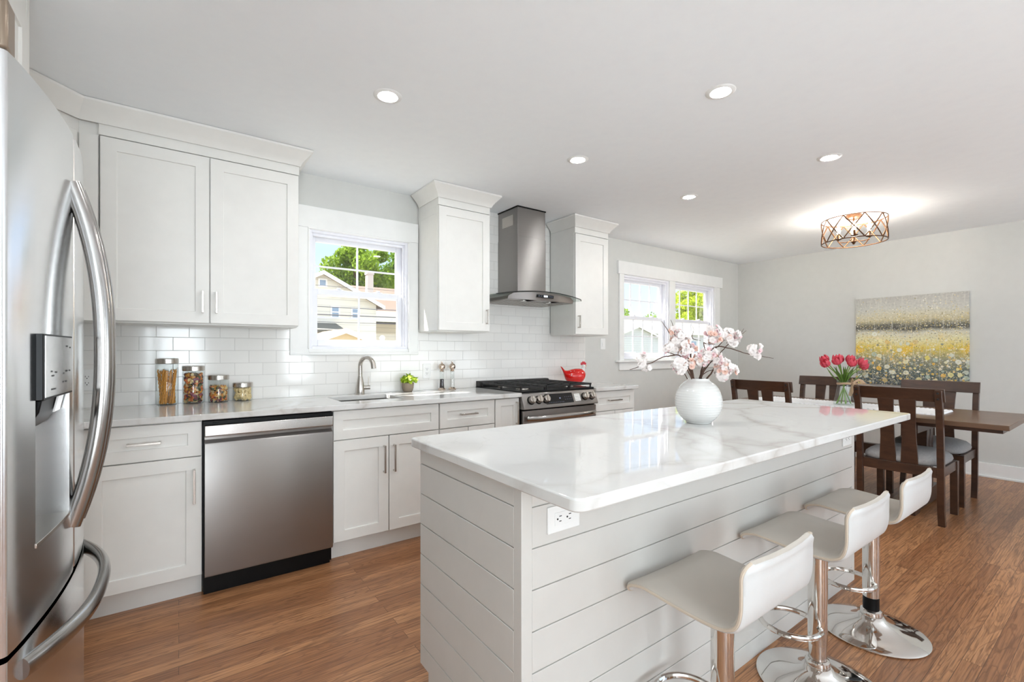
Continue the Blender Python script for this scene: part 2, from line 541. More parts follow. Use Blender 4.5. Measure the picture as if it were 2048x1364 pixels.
# ------------------------------------------------------------------ mesh helpers
class B:
    """collects verts and faces; becomes one mesh"""

    def __init__(s):
        s.v = []
        s.f = []
        s.fm = []
        s.mi = 0

    def add(s, vs, fs, mat=None):
        k = len(s.v)
        if mat is not None:
            vs = [mat @ Vector(p) for p in vs]
        s.v += [tuple(p) for p in vs]
        s.f += [tuple(i + k for i in f) for f in fs]
        s.fm += [s.mi] * len(fs)
        return s

    def box(s, x0, x1, y0, y1, z0, z1, mat=None):
        x0, x1 = sorted((x0, x1)); y0, y1 = sorted((y0, y1)); z0, z1 = sorted((z0, z1))
        vs = [(x0, y0, z0), (x1, y0, z0), (x1, y1, z0), (x0, y1, z0), (x0, y0, z1), (x1, y0, z1), (x1, y1, z1), (x0, y1, z1)]
        fs = [(0, 3, 2, 1), (4, 5, 6, 7), (0, 1, 5, 4), (1, 2, 6, 5), (2, 3, 7, 6), (3, 0, 4, 7)]
        return s.add(vs, fs, mat)

    def prism(s, pts, a, b, axis='z', mat=None):
        """polygon pts (2D) extruded along axis from a to b"""
        def p3(u, v, w):
            return {'z': (u, v, w), 'x': (w, u, v), 'y': (u, w, v)}[axis]
        n = len(pts)
        vs = [p3(u, v, a) for u, v in pts] + [p3(u, v, b) for u, v in pts]
        fs = [tuple(range(n))[::-1], tuple(range(n, 2 * n))] + [(i, (i + 1) % n, n + (i + 1) % n, n + i) for i in range(n)]
        return s.add(vs, fs, mat)

    def loft(s, rings, closed=True, cap=True, mat=None):
        """rings: lists of equal length"""
        n = len(rings[0])
        vs = [p for r in rings for p in r]
        fs = []
        for j in range(len(rings) - 1):
            for i in range(n if closed else n - 1):
                a = j * n + i; b = j * n + (i + 1) % n
                fs.append((a, b, b + n, a + n))
        if cap and closed:
            fs.append(tuple(range(n))[::-1])
            fs.append(tuple(range((len(rings) - 1) * n, len(rings) * n)))
        return s.add(vs, fs, mat)

    def tube(s, path, r, seg=8, closed=False, sq=None, mat=None):
        """r: radius or list; sq: (a,b) scale of the section in its two frame axes"""
        P = [Vector(p) for p in path]
        n = len(P)
        rs = r if isinstance(r, (list, tuple)) else [r] * n
        rings = []
        up = None
        for i in range(n):
            if closed:
                t = (P[(i + 1) % n] - P[i - 1]).normalized()
            else:
                t = (P[min(i + 1, n - 1)] - P[max(i - 1, 0)]).normalized()
            if up is None:
                up = Vector((0, 0, 1)) if abs(t.z) < 0.9 else Vector((1, 0, 0))
            u = (up - t * up.dot(t))
            u = u.normalized() if u.length > 1e-6 else t.orthogonal().normalized()
            w = t.cross(u)
            up = u
            a, b = sq or (1, 1)
            rings.append([tuple(P[i] + (u * math.cos(k * 2 * math.pi / seg) * a + w * math.sin(k * 2 * math.pi / seg) * b) * rs[i]) for k in range(seg)])
        if closed:
            rings.append(rings[0])
            return s.loft(rings, True, False, mat)
        return s.loft(rings, True, True, mat)

    def lathe(s, prof, cx=0, cy=0, seg=24, z0=0, mat=None):
        rings = []
        for r, z in prof:
            r = max(r, 1e-4)
            rings.append([(cx + r * math.cos(2 * math.pi * k / seg), cy + r * math.sin(2 * math.pi * k / seg), z0 + z) for k in range(seg)])
        return s.loft(rings, True, True, mat)

    def ball(s, c, r, sc=(1, 1, 1), seg=16, rows=10, mat=None):
        rings = []
        for j in range(rows + 1):
            th = math.pi * j / rows
            rr = max(math.sin(th), 1e-3)
            rings.append([(c[0] + r * sc[0] * rr * math.cos(2 * math.pi * k / seg), c[1] + r * sc[1] * rr * math.sin(2 * math.pi * k / seg), c[2] - r * sc[2] * math.cos(th)) for k in range(seg)])
        return s.loft(rings, True, True, mat)

    def slab(s, xs, ys, solid, a, b, axis='z'):
        """grid of cells between xs and ys, filled where solid(i, j); outer faces only"""
        def p3(u, v, w):
            return {'z': (u, v, w), 'x': (w, u, v), 'y': (u, w, v)}[axis]
        nx, ny = len(xs) - 1, len(ys) - 1
        ok = lambda i, j: 0 <= i < nx and 0 <= j < ny and solid(i, j)
        vs = []; fs = []; key = {}
        def V(i, j, k):
            if (i, j, k) not in key:
                key[(i, j, k)] = len(vs)
                vs.append(p3(xs[i], ys[j], (a, b)[k]))
            return key[(i, j, k)]
        for i in range(nx):
            for j in range(ny):
                if not ok(i, j):
                    continue
                fs.append((V(i, j, 0), V(i, j + 1, 0), V(i + 1, j + 1, 0), V(i + 1, j, 0)))
                fs.append((V(i, j, 1), V(i + 1, j, 1), V(i + 1, j + 1, 1), V(i, j + 1, 1)))
                if not ok(i - 1, j): fs.append((V(i, j, 0), V(i, j, 1), V(i, j + 1, 1), V(i, j + 1, 0)))
                if not ok(i + 1, j): fs.append((V(i + 1, j, 0), V(i + 1, j + 1, 0), V(i + 1, j + 1, 1), V(i + 1, j, 1)))
                if not ok(i, j - 1): fs.append((V(i, j, 0), V(i + 1, j, 0), V(i + 1, j, 1), V(i, j, 1)))
                if not ok(i, j + 1): fs.append((V(i, j + 1, 0), V(i, j + 1, 1), V(i + 1, j + 1, 1), V(i + 1, j + 1, 0)))
        return s.add(vs, fs)


def mesh_obj(name, b, mats, parent=None, bev=0.0, seg=2, angle=35, dissolve=False):
    """link builder b as one mesh object; verts become relative to the parent's place"""
    me = bpy.data.meshes.new(name)
    off = Vector(parent['_o']) if parent is not None and '_o' in parent else Vector((0, 0, 0))
    me.from_pydata([tuple(Vector(p) - off) for p in b.v], [], b.f)
    if isinstance(mats, str):
        mats = [mats]
    for m in mats:
        me.materials.append(MATS[m])
    for p, k in zip(me.polygons, b.fm):
        p.material_index = k
    bm = bmesh.new()
    bm.from_mesh(me)
    bmesh.ops.recalc_face_normals(bm, faces=bm.faces)
    if dissolve:
        bmesh.ops.dissolve_limit(bm, angle_limit=0.01, verts=bm.verts, edges=bm.edges)
    for f in bm.faces:
        f.smooth = True
    bm.to_mesh(me)
    bm.free()
    me.set_sharp_from_angle(angle=R(angle))
    o = bpy.data.objects.new(name, me)
    COL.objects.link(o)
    if parent is not None:
        o.parent = parent
        if '_o' in parent:
            o['_o'] = list(parent['_o'])
    if bev:
        md = o.modifiers.new('edge', 'BEVEL')
        md.width = bev
        md.segments = seg
        md.limit_method = 'ANGLE'
        md.angle_limit = R(40)
        md.use_clamp_overlap = True
    return o


def thing(name, label, cat, loc=(0, 0, 0), group=None, kind=None):
    """an Empty at the thing's base; parts are built in room coordinates"""
    o = bpy.data.objects.new(name, None)
    o.empty_display_size = 0.05
    COL.objects.link(o)
    o.location = loc
    o['_o'] = list(loc)
    o['label'] = label
    o['category'] = cat
    if group: o['group'] = group
    if kind: o['kind'] = kind
    return o


def solo(name, b, mats, label, cat, group=None, kind=None, loc=(0, 0, 0), **kw):
    """a thing that is one mesh"""
    me_parent = {'_o': loc}
    o = mesh_obj(name, _shift(b, loc), mats, None, **kw)
    o.location = loc
    o['label'] = label
    o['category'] = cat
    if group: o['group'] = group
    if kind: o['kind'] = kind
    return o


def _shift(b, loc):
    l = Vector(loc)
    b.v = [tuple(Vector(p) - l) for p in b.v]
    return b


def struct(name, b, mats, parent=None, **kw):
    o = mesh_obj(name, b, mats, parent, **kw)
    if parent is None:
        o['kind'] = 'structure'
    return o


def copy_tree(o, parent=None):
    c = o.copy()
    COL.objects.link(c)
    if parent is not None:
        c.parent = parent
    for ch in [x for x in o.children]:
        copy_tree(ch, c)
    return c

# ================================================================== the room
ZC = 2.418
XL, XR, YN = -1.0, 6.308, -6.0
CT = 0.906          # counter top
W1 = (0.715, 1.435, 1.225, 2.05)
W2 = (3.915, 4.73, 1.125, 2.045)
W3 = (4.84, 5.70, 1.125, 2.045)

struct('floor', B().box(XL - .15, XR + .15, YN - .15, 0.15, -0.1, 0), 'oak_floor')
struct('ceiling', B().box(XL - .15, XR + .15, YN - .15, 0.15, ZC, ZC + .1), 'ceiling_paint')
xs = [XL - .15, W1[0], W1[1], W2[0], W2[1], W3[0], W3[1], XR + .15]
zs = [0, W2[2], W1[2], W2[3], W1[3], ZC]


def wall_solid(i, j):
    if i == 1 and 2 <= j <= 3: return False
    if i in (3, 5) and 1 <= j <= 2: return False
    return True


struct('wall_back', B().slab(xs, zs, wall_solid, 0, 0.13, 'y'), 'wall_paint')
struct('wall_right', B().box(XR, XR + .13, YN, 0, 0, ZC), 'wall_paint')
struct('wall_left', B().box(XL - .13, XL, YN, 0, 0, ZC), 'wall_paint')
NW = [(-.9, .35), (1.55, 1.95), (3.0, 5.6)]
xs = [XL - .15, -.9, .35, 1.55, 1.95, 3.0, 5.6, XR + .15]
struct('wall_front', B().slab(xs, [0, .28, 2.22, ZC], lambda i, j: not (i in (1, 3, 5) and j == 1), YN - .13, YN, 'y'), 'wall_paint')
for k, (a, b) in enumerate(NW):
    bb = B()
    bb.box(a - .09, a, YN, YN + .025, .2, 2.3).box(b, b + .09, YN, YN + .025, .2, 2.3).box(a - .09, b + .09, YN, YN + .025, 2.22, 2.33).box(a - .09, b + .09, YN, YN + .04, .2, .28)
    w = struct('window_%d' % (4 + k), bb, 'trim_white', bev=.002)
    m = (a + b) / 2
    f = B()
    for x in ((a + .03, m, b - .03) if b - a > 1 else (a + .03, b - .03)):
        f.box(x - .03, x + .03, YN - .1, YN - .05, .28, 2.22)
    f.box(a, b, YN - .1, YN - .05, .28, .34).box(a, b, YN - .1, YN - .05, 2.16, 2.22)
    mesh_obj('sash_frame', f, 'vinyl_white', w)

struct('baseboard_right', B().box(XR - .016, XR, YN, -.02, 0, .138).box(XR - .026, XR - .016, YN, -.02, 0, .02), 'trim_white', bev=.003)
struct('baseboard_back', B().box(3.36, XR - .02, -.016, 0, 0, .138), 'trim_white', bev=.003)

# backsplash tile: the wall band over the counter, notched round the window trim, up to the ceiling behind the hood
xs = [XL, .598, 1.512, 1.968, 2.862, 3.334]
zs = [CT, 1.196, 1.38, ZC]


def tiled(i, j):
    if i == 1: return j == 0
    if i == 3: return True
    return j <= 1


struct('trim_1', B().slab(xs, zs, tiled, -.008, 0, 'y'), 'subway_tile')
struct('trim_2', B().box(XL, XL + .008, -1.16, -.008, CT, 1.38), 'subway_tile')
for o in (bpy.data.objects['trim_1'], bpy.data.objects['trim_2']):
    o['label'] = 'white subway tile backsplash'


# ------------------------------------------------------------------ windows
def sash(root, name, x0, x1, y0, y1, z0, z1, st, cols, rows, top=.045, bot=.045):
    b = B()
    b.box(x0, x0 + st, y0, y1, z0, z1).box(x1 - st, x1, y0, y1, z0, z1)
    b.box(x0 + st, x1 - st, y0, y1, z0, z0 + bot).box(x0 + st, x1 - st, y0, y1, z1 - top, z1)
    f = mesh_obj(name, b, 'vinyl_white', root, bev=.003)
    gx0, gx1, gz0, gz1 = x0 + st, x1 - st, z0 + bot, z1 - top
    ym = (y0 + y1) / 2
    mb = B()
    for i in range(1, cols):
        x = gx0 + (gx1 - gx0) * i / cols
        mb.box(x - .006, x + .006, ym - .004, ym + .004, gz0, gz1)
    for j in range(1, rows):
        z = gz0 + (gz1 - gz0) * j / rows
        mb.box(gx0, gx1, ym - .0035, ym + .0035, z - .006, z + .006)
    mesh_obj('muntin_grid', mb, 'vinyl_white', f)
    mesh_obj('glass_pane', B().box(gx0 - .004, gx1 + .004, ym + .006, ym + .009, gz0 - .004, gz1 + .004), 'window_glass', f)
    return f


def window(name, x0, x1, z0, z1, zm, cols, rows):
    """double-hung vinyl unit in the wall opening"""
    b = B()
    t = .022
    b.box(x0, x0 + t, -.002, .13, z0, z1).box(x1 - t, x1, -.002, .13, z0, z1).box(x0 + t, x1 - t, -.002, .13, z1 - t, z1).box(x0 + t, x1 - t, -.002, .13, z0, z0 + t)
    b.box(x0 + t, x0 + t + .012, .02, .034, z0 + t, z1 - t).box(x1 - t - .012, x1 - t, .02, .034, z0 + t, z1 - t).box(x0 + t + .012, x1 - t - .012, .021, .033, z1 - t - .02, z1 - t)
    root = struct(name, b, 'vinyl_white', bev=.002)
    sash(root, 'upper_sash', x0 + t, x1 - t, .078, .108, zm - .012, z1 - t, .042, cols, rows, .045, .036)
    sash(root, 'lower_sash', x0 + t, x1 - t, .040, .072, z0 + t, zm + .03, .046, cols, rows, .04, .046)
    lk = B()
    for q in (.3, .7):
        x = x0 + (x1 - x0) * q
        lk.box(x - .03, x + .03, .046, .070, zm + .03, zm + .036).box(x - .012, x + .012, .040, .066, zm + .036, zm + .046)
    mesh_obj('sash_lock', lk, 'vinyl_white', root, bev=.002)
    return root


w1 = window('window_1', *W1[:2], W1[2], W1[3], 1.618, 2, 2)
c = B()
c.box(.598, W1[0], -.019, 0, 1.2, 2.052).box(W1[1], 1.512, -.019, 0, 1.2, 2.052)
mesh_obj('side_casing', c, 'trim_white', w1, bev=.002)
mesh_obj('head_casing', B().box(.598, 1.512, -.022, 0, 2.052, 2.198), 'trim_white', w1, bev=.002)
c = B().box(W1[0] + .0, W1[1], -.012, .03, 1.204, 1.228)
c.box(W1[0] - .007, W1[0] + .004, -.026, -.001, 1.229, 2.044).box(W1[1] - .004, W1[1] + .007, -.026, -.001, 1.229, 2.044).box(W1[0] - .007, W1[1] + .007, -.0265, -.001, 2.0445, 2.056)
mesh_obj('inner_bead', c, 'trim_white', w1, bev=.003)
mesh_obj('window_sill', B().box(.596, 1.512, -.024, 0, 1.186, 1.204), 'trim_white', w1, bev=.003)

w2 = window('window_2', *W2[:2], W2[2], W2[3], 1.575, 4, 2)
w3 = window('window_3', *W3[:2], W3[2], W3[3], 1.575, 4, 2)
c = B()
c.box(3.845, W2[0], -.019, 0, 1.11, 2.048).box(W2[1], W3[0], -.019, 0, 1.11, 2.048).box(W3[1], 5.82, -.019, 0, 1.11, 2.048)
struct('trim_3', c, 'trim_white', bev=.002)
struct('trim_4', B().box(3.82, 5.87, -.026, 0, 2.048, 2.186), 'trim_white', bev=.002)
struct('trim_5', B().box(3.79, 5.88, -.055, 0.0, 1.094, 1.112).box(3.845, 5.82, -.019, 0, 1.005, 1.094), 'trim_white', bev=.003)


# ================================================================== cabinets
def front_panel(b, x0, x1, z0, z1, y, rail=.062, th=.02, rec=.009, mat=None):
    """shaker front facing -y, its face at y"""
    r = rail
    o = [(x0, z0), (x1, z0), (x1, z1), (x0, z1)]
    i = [(x0 + r, z0 + r), (x1 - r, z0 + r), (x1 - r, z1 - r), (x0 + r, z1 - r)]
    vs = [(u, y, v) for u, v in o] + [(u, y, v) for u, v in i] + [(u, y + rec, v) for u, v in i] + [(u, y + th, v) for u, v in o]
    fs = []
    for k in range(4):
        n = (k + 1) % 4
        fs.append((k, n, 4 + n, 4 + k))
        fs.append((4 + k, 4 + n, 8 + n, 8 + k))
        fs.append((12 + k, 12 + n, n, k))
    fs.append((8, 9, 10, 11))
    fs.append((15, 14, 13, 12))
    return b.add(vs, fs, mat)


def pull(x, y, z, L, vertical=True, mat=None):
    """square bar pull standing off the face at y (facing -y)"""
    b = B()
    t = .005
    if vertical:
        b.box(x - t, x + t, y - .032, y - .022, z - L / 2, z + L / 2, mat)
        for s in (-1, 1):
            zz = z + s * (L / 2 - t)
            b.box(x - t, x + t, y - .024, y, zz - t, zz + t, mat)
    else:
        b.box(x - L / 2, x + L / 2, y - .032, y - .022, z - t, z + t, mat)
        for s in (-1, 1):
            xx = x + s * (L / 2 - t)
            b.box(xx - t, xx + t, y - .024, y, z - t, z + t, mat)
    return b


YF = -.635   # door faces of the base run


def door(root, x0, x1, z0, z1, y=YF, hx=None, hz=None, L=.165, vertical=True, name='door', mat=None, rail=.062):
    b = front_panel(B(), x0, x1, z0, z1, y, rail, mat=mat)
    d = mesh_obj(name, b, 'cabinet_white', root, bev=.0015)
    if hx is not None:
        mesh_obj('handle', pull(hx, y, hz, L, vertical, mat), 'nickel', d, bev=.001)['label'] = 'brushed nickel bar pull'
    return d


def base_body(root, x0, x1):
    mesh_obj('body', B().box(x0, x1, YF + .021, -.01, .11, .875), 'cabinet_white', root, bev=.001)
    mesh_obj('toe_kick', B().box(x0, x1, -.555, -.05, 0, .11), 'cabinet_white', root)


G = 'white shaker base cabinets along the sink wall'
t = thing('base_cabinet', 'white base cabinet with one drawer over a door, between refrigerator and dishwasher', 'cabinet', (-.12, -.32, 0), G)
base_body(t, -.345, .093)
door(t, -.338, .090, .702, .868, hx=-.13, hz=.786, L=.125, vertical=False, name='drawer', rail=.055)
door(t, -.338, .090, .118, .697, hx=.06, hz=.558, L=.165)
# the short return run beside the refrigerator
t = thing('corner_cabinet', 'white corner base cabinet running along the side wall to the refrigerator', 'cabinet', (-.67, -.6, 0), G)
mesh_obj('body', B().box(XL + .005, -.366, -1.16, -.01, .11, .875), 'cabinet_white', t)
mesh_obj('toe_kick', B().box(XL + .005, -.44, -1.16, -.05, 0, .11), 'cabinet_white', t)
mx = Matrix.Translation((-.345, 0, 0)) @ Matrix.Rotation(R(90), 4, 'Z')
mesh_obj('door', front_panel(B(), -1.15, -.66, .118, .868, 0, mat=mx), 'cabinet_white', t, bev=.0015)

t = thing('sink_cabinet', 'white sink base cabinet with two doors and blank top panel under the faucet', 'cabinet', (1.045, -.32, 0), G)
mesh_obj('body', B().box(.710, .726, YF + .021, -.01, .11, .875).box(1.364, 1.380, YF + .021, -.01, .11, .875).box(.726, 1.364, YF + .021, -.01, .11, .126).box(.726, 1.364, -.022, -.01, .126, .875).box(.726, 1.364, YF + .021, YF + .04, .126, .20).box(.726, 1.364, YF + .021, YF + .04, .69, .875), 'cabinet_white', t)
mesh_obj('toe_kick', B().box(.710, 1.380, -.555, -.05, 0, .11), 'cabinet_white', t)
door(t, .714, 1.377, .702, .868, name='false_front', rail=.055)
door(t, .714, 1.0385, .118, .697, hx=1.008, hz=.56)
door(t, 1.0435, 1.377, .118, .697, hx=1.071, hz=.56)
t = thing('drawer_cabinet', 'white base cabinet with top drawer, right beside the sink cabinet', 'cabinet', (1.6, -.32, 0), G)
t['label'] = 'white drawer base cabinet between the sink cabinet and the narrow cabinet'
base_body(t, 1.383, 1.818)
door(t, 1.386, 1.815, .702, .868, hx=1.598, hz=.788, L=.13, vertical=False, name='drawer', rail=.055)
door(t, 1.386, 1.598, .118, .697, hx=1.57, hz=.56)
door(t, 1.603, 1.815, .118, .697, hx=1.632, hz=.56)
t = thing('narrow_cabinet', 'narrow white single-door base cabinet touching the gas range', 'cabinet', (1.93, -.32, 0), G)
base_body(t, 1.821, 2.034)
door(t, 1.824, 2.031, .118, .868, hx=2.006, hz=.76, rail=.05)
t = thing('end_cabinet', 'white base cabinet with drawer on the far side of the gas range', 'cabinet', (3.08, -.32, 0), G)
base_body(t, 2.812, 3.330)
door(t, 2.816, 3.327, .702, .868, hx=3.06, hz=.79, L=.155, vertical=False, name='drawer', rail=.055)
door(t, 2.816, 3.068, .118, .697, hx=3.04, hz=.56)
door(t, 3.073, 3.327, .118, .697, hx=3.10, hz=.56)

# counters
SK = (.80, 1.20, -.485, -.145)
CF = -.665
xs = [XL + .003, -.33, SK[0], SK[1], 2.036]
ys = [-1.16, CF, SK[2], SK[3], -.009]


def cs(i, j):
    if j == 0: return i == 0
    if i == 2 and j == 2: return False
    return True


solo('countertop', B().slab(xs, ys, cs, .876, CT), 'quartz_marble', 'long L-shaped white marbled countertop holding the sink and the pasta canisters', 'countertop', 'marbled counters along the sink wall', loc=(0.8, -.33, .876), bev=.003, dissolve=True)
solo('countertop', B().box(2.810, 3.352, CF, -.009, .876, CT), 'quartz_marble', 'short white marbled countertop under the red hen, beyond the range', 'countertop', 'marbled counters along the sink wall', loc=(3.08, -.33, .876), bev=.003)

# sink
t = thing('kitchen_sink', 'stainless undermount sink set in the white counter below the window', 'sink', (1.0, -.315, .68))
b = B()
x0, x1, y0, y1 = SK[0] - .012, SK[1] + .012, SK[2] - .012, SK[3] + .012
rings = []
for (d, z) in ((0, .8755), (0, .70), (.02, .685), (.05, .682)):
    rr = .05
    pts = []
    for cx, cy, a0 in ((x1 - d - rr, y1 - d - rr, 0), (x0 + d + rr, y1 - d - rr, 90), (x0 + d + rr, y0 + d + rr, 180), (x1 - d - rr, y0 + d + rr, 270)):
        for k in range(6):
            a = R(a0 + k * 18)
            pts.append((cx + rr * math.cos(a), cy + rr * math.sin(a), z))
    rings.append(pts)
b.loft(rings, True, False)
n = len(rings[0])
b.f.append(tuple(len(b.v) - n + i for i in range(n))); b.fm.append(0)
bowl = mesh_obj('bowl', b, 'sink_steel', t)
sol = bowl.modifiers.new('thickness', 'SOLIDIFY'); sol.thickness = .0015; sol.offset = 1
mesh_obj('drain', B().lathe([(.002, .0), (.042, .0), (.044, .004), (.02, .006), (.002, .003)], 1.0, -.315, 24, .682), 'chrome', t)

# faucet
t = thing('faucet', 'brushed nickel gooseneck faucet with side lever behind the sink', 'faucet', (1.040, -.085, CT))
fx, fy = 1.040, -.085
mesh_obj('body', B().lathe([(.030, 0), (.0305, .004), (.030, .04), (.026, .075), (.0185, .118), (.0165, .125), (.016, .13)], fx, fy, 28, CT), 'nickel', t)
pts = [(fx, fy, CT + .12), (fx, fy, CT + .2)]
for k in range(1, 13):
    a = R(180 - k * 13.5)
    d = .062 + .062 * math.cos(a)
    pts.append((fx + .45 * d, fy - .9 * d, CT + .2 + .064 * math.sin(a)))
d = .062 + .062 * math.cos(R(18))
pts.append((fx + .45 * (d + .006), fy - .9 * (d + .006), CT + .185))
mesh_obj('spout', B().tube(pts, [.0145] * (len(pts) - 4) + [.0155, .0165, .017, .0175], 16), 'nickel', t)
lv = B().tube([(fx, fy, CT + .048), (fx + .066, fy - .012, CT + .048)], .0155, 16)
lv.tube([(fx + .055, fy - .010, CT + .06), (fx + .058, fy - .010, CT + .125)], .0032, 8)
mesh_obj('lever', lv, 'nickel', t)

# dishwasher
t = thing('dishwasher', 'stainless dishwasher with pocket handle between the white base cabinets', 'dishwasher', (.4, -.32, 0))
mesh_obj('tub', B().box(.096, .707, -.615, -.05, .02, .872), 'appliance_black', t)
b = B().box(.096, .707, -.645, -.60, .848, .868)
for x in (.15, .645):
    b.box(x - .014, x + .014, -.648, -.645, .856, .862)
mesh_obj('top_strip', b, 'appliance_black', t, bev=.001)
prof = [(-.662, .115), (-.662, .752), (-.658, .760), (-.640, .768), (-.634, .776), (-.634, .790), (-.664, .792), (-.666, .796), (-.666, .848), (-.625, .848), (-.625, .105), (-.655, .105)]
mesh_obj('door_panel', B().prism(prof, .102, .704, 'x'), 'stainless', t, bev=.001)
mesh_obj('handle_rail', B().box(.103, .703, -.668, -.655, .797, .847), 'stainless_bright', t, bev=.002)
b = B().box(.100, .702, -.60, -.56, 0, .108)
mesh_obj('kick_plate', b, 'appliance_black', t, bev=.001)
for x in (.125, .67):
    mesh_obj('foot_bolt', B().lathe([(.001, 0), (.006, 0), (.006, .004), (.001, .006)], 0, 0, 12, 0, Matrix.Translation((x, -.60, .06)) @ Matrix.Rotation(R(90), 4, 'X')), 'nickel', t)


# ------------------------------------------------------------------ wall cabinets
UB, UT = 1.362, 2.268
YU = -.352


def crown(root, path, closed_dirs=None):
    """crown moulding swept along path (list of xy of the cabinet faces), leaning outward; path turns left to right with outside on the right-hand side"""
    prof = [(0, 2.325), (.006, 2.325), (.010, 2.332), (.016, 2.345), (.028, 2.362), (.044, 2.380), (.058, 2.396), (.066, 2.404), (.066, 2.416), (0, 2.416)]
    P = [Vector(p) for p in path]
    nrm = []
    for i in range(len(P) - 1):
        d = (P[i + 1] - P[i]).normalized()
        nrm.append(Vector((d.y, -d.x)))
    rings = []
    for i, p in enumerate(P):
        if i == 0: m = nrm[0]
        elif i == len(P) - 1: m = nrm[-1]
        else:
            m = (nrm[i - 1] + nrm[i])
            m = m / m.dot(nrm[i])
        rings.append([(p.x + m.x * o, p.y + m.y * o, z) for o, z in prof])
    b = B().loft(rings, True, True)
    mesh_obj('crown_moulding', b, 'cabinet_white', root, angle=25)


def upper_body(root, x0, x1, face=True):
    mesh_obj('body', B().box(x0, x1, YU + .021, -.009, UB, 2.40), 'cabinet_white', root, bev=.001)
    if face:
        mesh_obj('frieze', B().box(x0 - .001, x1 + .001, YU + .004, YU + .03, UT + .006, 2.41), 'cabinet_white', root)
    mesh_obj('light_rail', B().box(x0 + .004, x1 - .004, YU + .03, -.02, UB - .006, UB), 'cabinet_white', root)


GU = 'white shaker wall cabinets'
t = thing('wall_cabinet', 'white double-door wall cabinet above the pasta canisters', 'cabinet', (.135, -.17, UB), GU)
upper_body(t, -.316, .588)
door(t, -.312, .1345, UB + .003, UT, YU, hx=.104, hz=1.478, L=.118)
door(t, .1395, .585, UB + .003, UT, YU, hx=.167, hz=1.478, L=.118)
# diagonal corner unit
t2 = thing('wall_cabinet', 'white diagonal corner wall cabinet behind the refrigerator top', 'cabinet', (-.75, -.25, UB), GU)
mesh_obj('body', B().prism([(-.318, -.011), (-.318, YU + .02), (-.39, YU + .02), (-.67, -.632), (-.67, -1.165), (XL + .002, -1.165), (XL + .002, -.011)], UB, 2.41, 'z'), 'cabinet_white', t2)
mesh_obj('filler', B().box(-.388, -.320, YU + .006, YU + .028, UB, UT), 'cabinet_white', t2)
mx = Matrix.Translation((-.385, -.350, 0)) @ Matrix.Rotation(R(45), 4, 'Z')
mesh_obj('door', front_panel(B(), -.405, -.012, UB + .003, UT, 0, mat=mx), 'cabinet_white', t2, bev=.0015)
crown(t, [(-.39, YU), (.589, YU), (.589, -.03)])
crown(t2, [(-.652, -1.16), (-.652, -.612), (-.39, YU)])
# shim: crowns of both units meet at the inner corner

t = thing('wall_cabinet', 'white single-door wall cabinet with panelled side between window and range hood', 'cabinet', (1.74, -.17, UB), GU)
upper_body(t, 1.520, 1.962)
door(t, 1.523, 1.959, UB + .003, UT, YU, hx=1.928, hz=1.476, L=.112)
mx = Matrix.Translation((1.5185, 0, 0)) @ Matrix.Rotation(R(-90), 4, 'Z')
mesh_obj('side_panel', front_panel(B(), .010, .328, UB + .003, UT, 0, rail=.05, rec=.006, th=.004, mat=mx), 'cabinet_white', t, bev=.001)
crown(t, [(1.518, -.03), (1.518, YU), (1.964, YU), (1.964, -.03)])

t = thing('wall_cabinet', 'white single-door wall cabinet between range hood and dining windows', 'cabinet', (3.08, -.17, UB), GU)
upper_body(t, 2.872, 3.300)
door(t, 2.875, 3.297, UB + .003, UT, YU, hx=2.905, hz=1.476, L=.112)
crown(t, [(2.870, -.03), (2.870, YU), (3.302, YU), (3.302, -.03)])

# unit over the refrigerator and its side panels
t = thing('refrigerator_surround', 'tall white cabinet surround over the stainless refrigerator', 'cabinet', (-.7, -1.68, 0), GU)
mesh_obj('body', B().box(XL + .002, -.425, -2.14, -1.2, 1.93, 2.417), 'cabinet_white', t)
mesh_obj('side_panel', B().box(XL + .002, -.404, -1.2, -1.17, 0, 2.417), 'cabinet_white', t)
mesh_obj('side_panel', B().box(XL + .002, -.404, -2.18, -2.14, 0, 2.417), 'cabinet_white', t)
mx = Matrix.Translation((-.402, 0, 0)) @ Matrix.Rotation(R(90), 4, 'Z')
mesh_obj('door', front_panel(B(), -2.137, -1.672, 1.945, 2.300, 0, mat=mx), 'cabinet_white', t, bev=.0015)
mesh_obj('door', front_panel(B(), -1.668, -1.204, 1.945, 2.300, 0, mat=mx), 'cabinet_white', t, bev=.0015)
mesh_obj('frieze', B().box(-.425, -.405, -2.139, -1.201, 2.304, 2.417), 'cabinet_white', t)

# ================================================================== refrigerator (front faces the room, +x)
FY, FH = -1.68, .42


def farc(y):
    u = (y - FY) / FH
    return -.225 - .037 * u * u


t = thing('refrigerator', 'stainless French-door refrigerator with curved handles and water dispenser', 'refrigerator', (-.6, FY, 0))
mesh_obj('body', B().box(XL + .02, -.318, FY - FH + .005, FY + FH - .005, .02, 1.765), 'handle_steel', t, bev=.004)


def fridge_door(name, y0, y1, z0, z1, hole=None):
    n = 14
    ys = sorted(set([y0 + (y1 - y0) * i / n for i in range(n + 1)] + [y0 + .006, y1 - .006, y0 + .002, y1 - .002] + ([hole[0], hole[1]] if hole else [])))
    zs = [z0, z1] if not hole else [z0, hole[2], hole[3], z1]
    cell = (lambda i, j: True) if not hole else (lambda i, j: not (j == 1 and hole[0] - 1e-6 <= ys[i] and ys[i + 1] <= hole[1] + 1e-6))
    b = B().slab(ys, zs, cell, -.312, 0, 'x')
    vs = []
    for x, y, z in b.v:
        if x == 0:
            e = min(y - y0, y1 - y)
            x = farc(y) - (.012 if e < 1e-6 else .005 if e < .0025 else .0015 if e < .0065 else 0)
        vs.append((x, y, z))
    b.v = vs
    return mesh_obj(name, b, 'stainless_fridge', t, angle=30)


